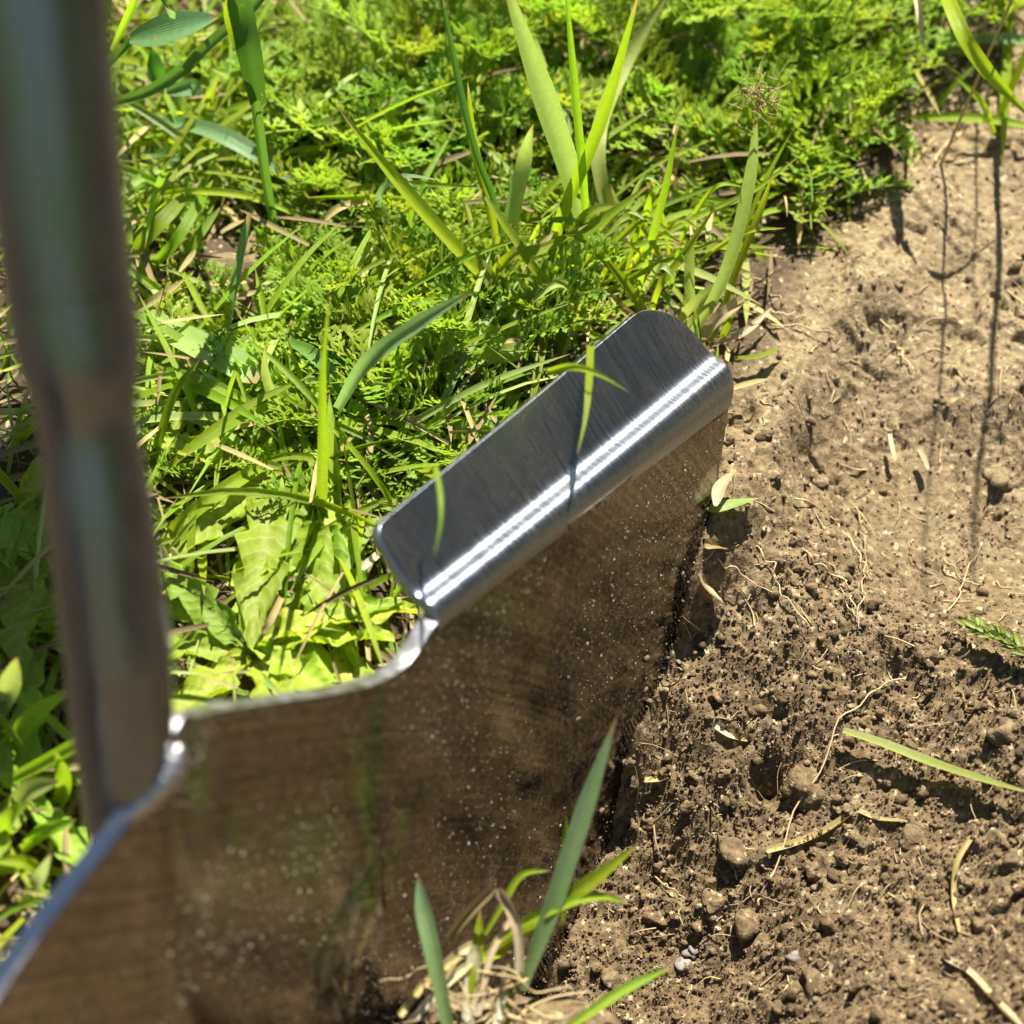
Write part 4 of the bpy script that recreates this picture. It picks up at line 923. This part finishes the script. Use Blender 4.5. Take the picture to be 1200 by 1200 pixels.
loose('dry_straw', [(440, 240, .01), (438, 290, .008), (465, 330, .006), (478, 385, .004)], 6, 'straw', 'thin kinked brown dry stem hanging over the yarrow', 'dry stem', 'strap')
loose('dry_straw', [(418, 470, .008), (434, 500, .01), (430, 545, .008), (418, 580, .004)], 8, 'straw', 'curved dry brown stem left of the near end of the tread', 'dry stem', 'strap')
loose('dry_straw', [(330, 700, .012), (318, 725, .013), (308, 742, .012)], 9, 'straw', 'short brown straw lying on the dandelion leaves', 'dry stem', 'strap')
loose('dry_grass', [(395, 690, .004), (430, 660, .006), (455, 640, .004)], 9, 'straw_pale', 'pale dry blade under the near corner of the tread', 'dry blade')
loose('pale_straw', [(202, 705, .002), (198, 670, .008), (190, 640, .012)], 9, 'stem_white', 'short whitish stem beside the lower shaft', 'stem', 'strap')
loose('pale_straw', [(215, 665, .006), (206, 650, .008), (200, 642, .01)], 8, 'stem_white', 'shorter whitish stem right of the other whitish stem', 'stem', 'strap')
loose('leaf_scrap', [(570, 418, .01), (592, 414, .012), (616, 410, .012)], 22, 'grass_pale', 'short blunt pale leaf scrap near the back edge of the tread', 'leaf scrap', 'strap', fold=.1)
def mirrored_strip(L, wpx, mat, lab):  # grass strips added above the tread to imitate blades mirrored in it
    pts = np.array([atz(px, py, z) for px, py, z in L]); tag(hero(None, [(L[0][0], L[0][1])], wpx, mat, 'needle', name='fallen_grass', pts=pts), lab, 'grass blade')
mirrored_strip([(692, 405, .325), (690, 450, .315), (686, 490, .311), (676, 535, .308)], 9, 'grass', 'thin green blade hanging down over the tread')
mirrored_strip([(642, 436, .318), (672, 430, .314), (705, 440, .312), (738, 460, .312)], 9, 'grass', 'yellow green blade lying across the tread, crossing the hanging one')
mirrored_strip([(510, 545, .290), (516, 580, .286), (516, 615, .284), (508, 655, .283)], 6, 'grass', 'fine green blade over the near end of the tread')
# seed fluff on the pale curved blade
tip = at(887, 128, .05); ff = empty('seed_fluff', Vector(tip), 'brown withered seed fluff on the tip of the pale curved blade', 'seed fluff')
acc_f = []
for k in range(46):
    a0 = tip + rng.normal(size=3) * np.array([.0012, .0012, .0016]) + np.array([0, .001, .0035 * (k / 46)]); dv = rng.normal(size=3) + np.array([0, .2, .5]); dv /= np.linalg.norm(dv)
    V, Q, Ln, Ac = rod([a0, a0 + dv * .0015 + rng.normal(size=3) * .0006, a0 + dv * .003 + rng.normal(size=3) * .001], .00013, .00007, 6, 4)
    acc_f.append((V, Q, Ln))
fa_ = Acc(); [fa_.add(V, None, Q, a=rng.random()) for V, Q, Ln in acc_f]; me = fa_.mesh('bristles'); attr(me, 'len', np.concatenate([l for _, _, l in acc_f])); o = child('bristles', me, M['straw'], ff); o['kind'] = 'stuff'
# soil crumb by the stout stem
V, T = lump(4, 9, .7); V = V * .0080 * (1 + .10 * perlin(V[:, 0] * 6, V[:, 1] * 6 + V[:, 2] * 5, 3))[:, None] + at(312, 328, .002)
me = mesh_np('soil_lump', V, tris=T); attr(me, 'fresh', np.full(len(V), .7)); attr(me, 'far', np.zeros(len(V))); tag(obj('soil_lump', me, M['soil']), 'rounded soil lump in the lawn at the foot of the stout stem', 'clod')

# ------------------------------------------------------------------ single pieces on the bare soil
loose_on_soil('fallen_grass', [(985, 871), (1030, 886), (1090, 910), (1150, 930), (1215, 948)], 15, 'grass_pale', 'cut light green grass blade lying on the dug soil', 'grass blade', 'blade', lift=.0035, fold=.3, twist=(0, .2))
loose_on_soil('dry_stalk', [(1108, 1128), (1135, 1145), (1160, 1172), (1195, 1208)], 11, 'straw_pale', 'yellow dry stalk on the soil near the lower right corner', 'dry stalk', 'strap', lift=.0012, fold=.5)
loose_on_soil('dry_stalk', [(898, 1000), (930, 992), (965, 978), (1000, 955)], 11, 'straw', 'thick tan root piece lying below the small dark hole', 'root', 'strap', lift=.0008, fold=.5)
loose_on_soil('dry_root', [(1006, 953), (1030, 963), (1062, 966)], 8, 'straw', 'short tan root scrap right of the thick root piece', 'root', 'strap', lift=.0008)
loose_on_soil('dry_straw', [(1138, 984), (1120, 1015), (1116, 1055), (1122, 1095)], 7, 'straw', 'curved grey straw on the soil above the yellow stalk', 'straw', 'strap', lift=.0009, fold=.4)
loose_on_soil('dry_straw', [(838, 855), (855, 866), (876, 872)], 8, 'straw_pale', 'short pale straw right of the blade edge', 'straw', 'strap', lift=.0008)
loose_on_soil('leaf_scrap', [(828, 612), (850, 606), (888, 598)], 20, 'grass_pale', 'flat yellow green leaf scrap pinched at the blade edge', 'leaf scrap', 'leaf', lift=.003, fold=.1)
loose_on_soil('leaf_scrap', [(836, 612), (842, 590), (860, 570)], 16, 'straw_pale', 'upright yellowish leaf scrap pinched at the blade edge', 'leaf scrap', 'leaf', lift=.004)
loose_on_soil('leaf_scrap', [(818, 682), (828, 698), (848, 716)], 20, 'straw_pale', 'torn pale leaf scrap below the flat one at the blade edge', 'leaf scrap', 'leaf', lift=.002)
loose_on_soil('leaf_scrap', [(800, 728), (808, 735), (820, 745)], 13, 'straw_pale', 'lowest small pale scrap at the blade edge', 'leaf scrap', 'strap', lift=.0015)
loose_on_soil('leaf_scrap', [(826, 648), (838, 648), (852, 650)], 10, 'straw', 'tan scrap between the leaf scraps at the blade edge', 'leaf scrap', 'strap', lift=.0015)
loose_on_soil('fallen_grass', [(860, 435), (890, 432), (918, 420)], 9, 'grass', 'short green blade stub lying at the far end of the tread', 'grass blade', 'blade', lift=.003)
loose_on_soil('dry_straw', [(1040, 522), (1043, 540), (1046, 553)], 6, 'straw_pale', 'short pale straw stuck upright in the hollow', 'straw', 'strap', lift=.003)
loose_on_soil('dry_straw', [(1075, 540), (1079, 550), (1084, 564)], 8, 'straw_pale', 'pale straw stub right of the other upright straw', 'straw', 'strap', lift=.003)
loose_on_soil('dry_straw', [(755, 918), (770, 918), (782, 915)], 9, 'straw', 'flat tan straw chip touching the lower blade edge', 'straw', 'strap', lift=.001)
# grass seed head
sh = [soil_at(px, py, .004) for px, py in [(1128, 751), (1160, 762), (1185, 775), (1225, 795)]]
e = empty('seeding_grass', Vector(sh[0]), 'green grass seed head entering at the right edge above the soil', 'seed head')
C = catmull(sh, 26); V, Q, Ln, Ac = rod(sh, .0004, .0005, 12, 6); child('stem', leaf_mesh('stem', V, Q, Ln, Ac), M['olive'], e)
for i in range(1, 24):
    for s in (-1, 1):
        t = C[min(i + 1, 25)] - C[i - 1]; t /= np.linalg.norm(t); sd = np.cross(t, [0, 0, 1.]); dv = -t * .9 + sd * s * .5 + rng.normal(size=3) * .25; dv[2] += .25
        V, Q, Ln, Ac = ribbon([C[i], C[i] + dv * .0013, C[i] + dv * .0026], .0011, n=6, face=np.array([0, -.3, 1.]), fold=.5, prof='leaf', k=3); child('spikelet', leaf_mesh('spikelet', V, Q, Ln, Ac, tone=rng.random() * .2), M['olive'], e)
# long fine roots
ROOTS = [([(888, 1065), (905, 1020), (990, 850), (1060, 800)], .00016, 'long fine root arching across the middle of the soil'), ([(812, 640), (850, 668), (905, 700)], .00013, 'fine root just right of the leaf scraps'),
    ([(930, 590), (975, 612), (1005, 655), (1020, 685)], .00014, 'fine golden root curving over the edge of the hollow'), ([(940, 650), (965, 672), (995, 690), (1000, 720)], .00014, 'forked fine root in the middle of the slope'),
    ([(970, 655), (985, 690), (995, 720), (1008, 742)], .00013, 'fine root crossing the forked one'), ([(885, 645), (905, 670), (910, 690), (950, 745)], .00013, 'pale wavy root hanging down the slope'),
    ([(1005, 605), (1015, 640), (1012, 680), (1003, 730)], .00015, 'upright golden root beside the hollow'), ([(870, 350), (895, 378), (960, 395), (985, 405)], .00016, 'fine root right of the curved grass blades'),
    ([(865, 372), (890, 375), (930, 372)], .0002, 'straight tan root by the far end of the tread'), ([(880, 330), (905, 345), (920, 372), (950, 380)], .00013, 'looping rootlet on the bare crust by the grass tuft'),
    ([(1030, 380), (1050, 410), (1068, 438)], .00018, 'short pale root on the dry crust'), ([(955, 65), (1005, 100), (1045, 130), (1062, 165)], .00025, 'brown dry twig leaning off the yarrow at the upper right'),
    ([(1200, 70), (1160, 110), (1120, 160), (1095, 195)], .0003, 'tan dry twig crossing the green blade at the upper right'), ([(1120, 815), (1130, 840), (1118, 870)], .0002, 'thin dark twig above the cut green blade'),
    ([(1160, 790), (1140, 830), (1120, 850)], .0002, 'forked dark twig above the cut green blade'), ([(830, 940), (842, 980), (843, 1025)], .00016, 'fine tan root left of the small dark hole'),
    ([(1105, 660), (1140, 690), (1155, 680)], .00014, 'fine root at the right of the hollow'), ([(760, 1030), (790, 1050), (800, 1090)], .00015, 'fine root near the lower blade edge'), ([(1100, 770), (1120, 700), (1150, 640)], .00012, 'faint root running up the hollow')]
for L, rd, lab in ROOTS:
    pts = [soil_at(px, py, .0012) for px, py in L]; V, Q, Ln, Ac = rod(catmull(pts, 16) + np.vstack([np.zeros(3), rng.normal(size=(14, 3)) * .0004, np.zeros(3)]), rd * 1.25, rd * .7, 40, 5)
    tag(obj('dry_root' if 'twig' not in lab else 'dry_twig', leaf_mesh('dry_root', V, Q, Ln, Ac, tone=rng.random()), M['root'] if 'dark' not in lab else M['straw_dark']), lab, 'root' if 'twig' not in lab else 'twig')
la = Acc(); lb = ([], [])
for k in range(520):
    px, py = rng.uniform(700, 1230), rng.uniform(120, 1220)
    p = soil_at(px, py, .0004)
    if qline(p[0], p[1]) > .010 or ((p - A) @ NV > -.002 and p[1] < .235): continue
    a = rng.uniform(0, 6.28); ln = .0008 + .006 * rng.random() ** 3; q1 = p + np.array([math.cos(a), math.sin(a), 0]) * ln; q1[2] = gh(q1[0], q1[1]) + .0003; mdl = (p + q1) / 2 + rng.normal(size=3) * ln * .12; mdl[2] = max(mdl[2], gh(mdl[0], mdl[1]))
    V, Q, Ln, Ac = rod([p, mdl, q1], rng.uniform(.00006, .00022), .00006, 6, 4); la.add(V, None, Q, a=rng.random()); lb[0].append(Ln); lb[1].append(Ac)
me = la.mesh('soil_litter'); attr(me, 'len', np.concatenate(lb[0])); attr(me, 'across', np.concatenate(lb[1])); tag(obj('soil_litter', me, M['root']), 'tiny rootlets and straw bits strewn over the bare soil', 'litter', kind='stuff')
# pale stones
for px, py, sz, lab in [(931, 1122, 1.7, 'pale angular stone on the loose soil'), (812, 1116, 2.0, 'grey stone beside the lower end of the blade'), (1096, 208, .8, 'tiny white pebble on the dry crust'), (1085, 92, 1.4, 'pale pebble at the top of the bare crust'), (1118, 1172, 1.6, 'flat stone near the yellow stalk'), (800, 1130, 1.6, 'darker grey stone left of the grey stone')]:
    V, T = lump(3, int(px), .7); V = V * sz * .0007 + soil_at(px, py, .0004); tag(obj('stone', mesh_np('stone', V, tris=T), M['stone']), lab, 'stone')

# ------------------------------------------------------------------ leafy screens added outside the frame to darken reflections in the steel
def added_hedge(x0, y0, x1, y1, ht, th, lab, seed):
    e = empty('hedge', Vector(((x0 + x1) / 2, (y0 + y1) / 2, 0)), lab, 'hedge'); r_ = np.random.default_rng(seed)
    n = 9000; u = r_.random(n); along = np.array([x1 - x0, y1 - y0, 0]); L = np.linalg.norm(along); along /= L; side = np.array([-along[1], along[0], 0])
    P = np.array([x0, y0, 0]) + along * (u * L)[:, None] + side * (r_.uniform(-1, 1, n) * th / 2)[:, None] + np.array([0, 0, 1]) * (r_.random(n) * ht * (1 + .06 * np.sin(u * 40)))[:, None]
    a = r_.normal(size=(n, 3)); a /= np.linalg.norm(a, axis=1)[:, None]; b = np.cross(a, r_.normal(size=(n, 3))); b /= np.linalg.norm(b, axis=1)[:, None]
    s = r_.uniform(.05, .11, n)[:, None]
    V = np.stack([P - a * s, P + b * s * .5, P + a * s, P - b * s * .5], 1).reshape(-1, 3); child('foliage', mesh_np('foliage', V, quads=np.arange(4 * n).reshape(-1, 4)), M['hedge'], e)
    for k in range(int(L / .6)):
        p = np.array([x0, y0, 0]) + along * (.3 + k * .6); V, Q, _, _ = rod([p, p + [.02, 0, ht * .5], p + [0, .03, ht * .9]], .03, .012, 8, 8); child('trunk', mesh_np('trunk', V, quads=Q), M['wood'], e)
added_hedge(2.6, -3, 2.6, 4.0, 2.4, .7, 'dark green garden hedge along the right side of the lawn', 1)
added_hedge(-5, 4.4, 3.0, 4.4, 2.6, .8, 'dark green garden hedge across the back of the lawn', 2)
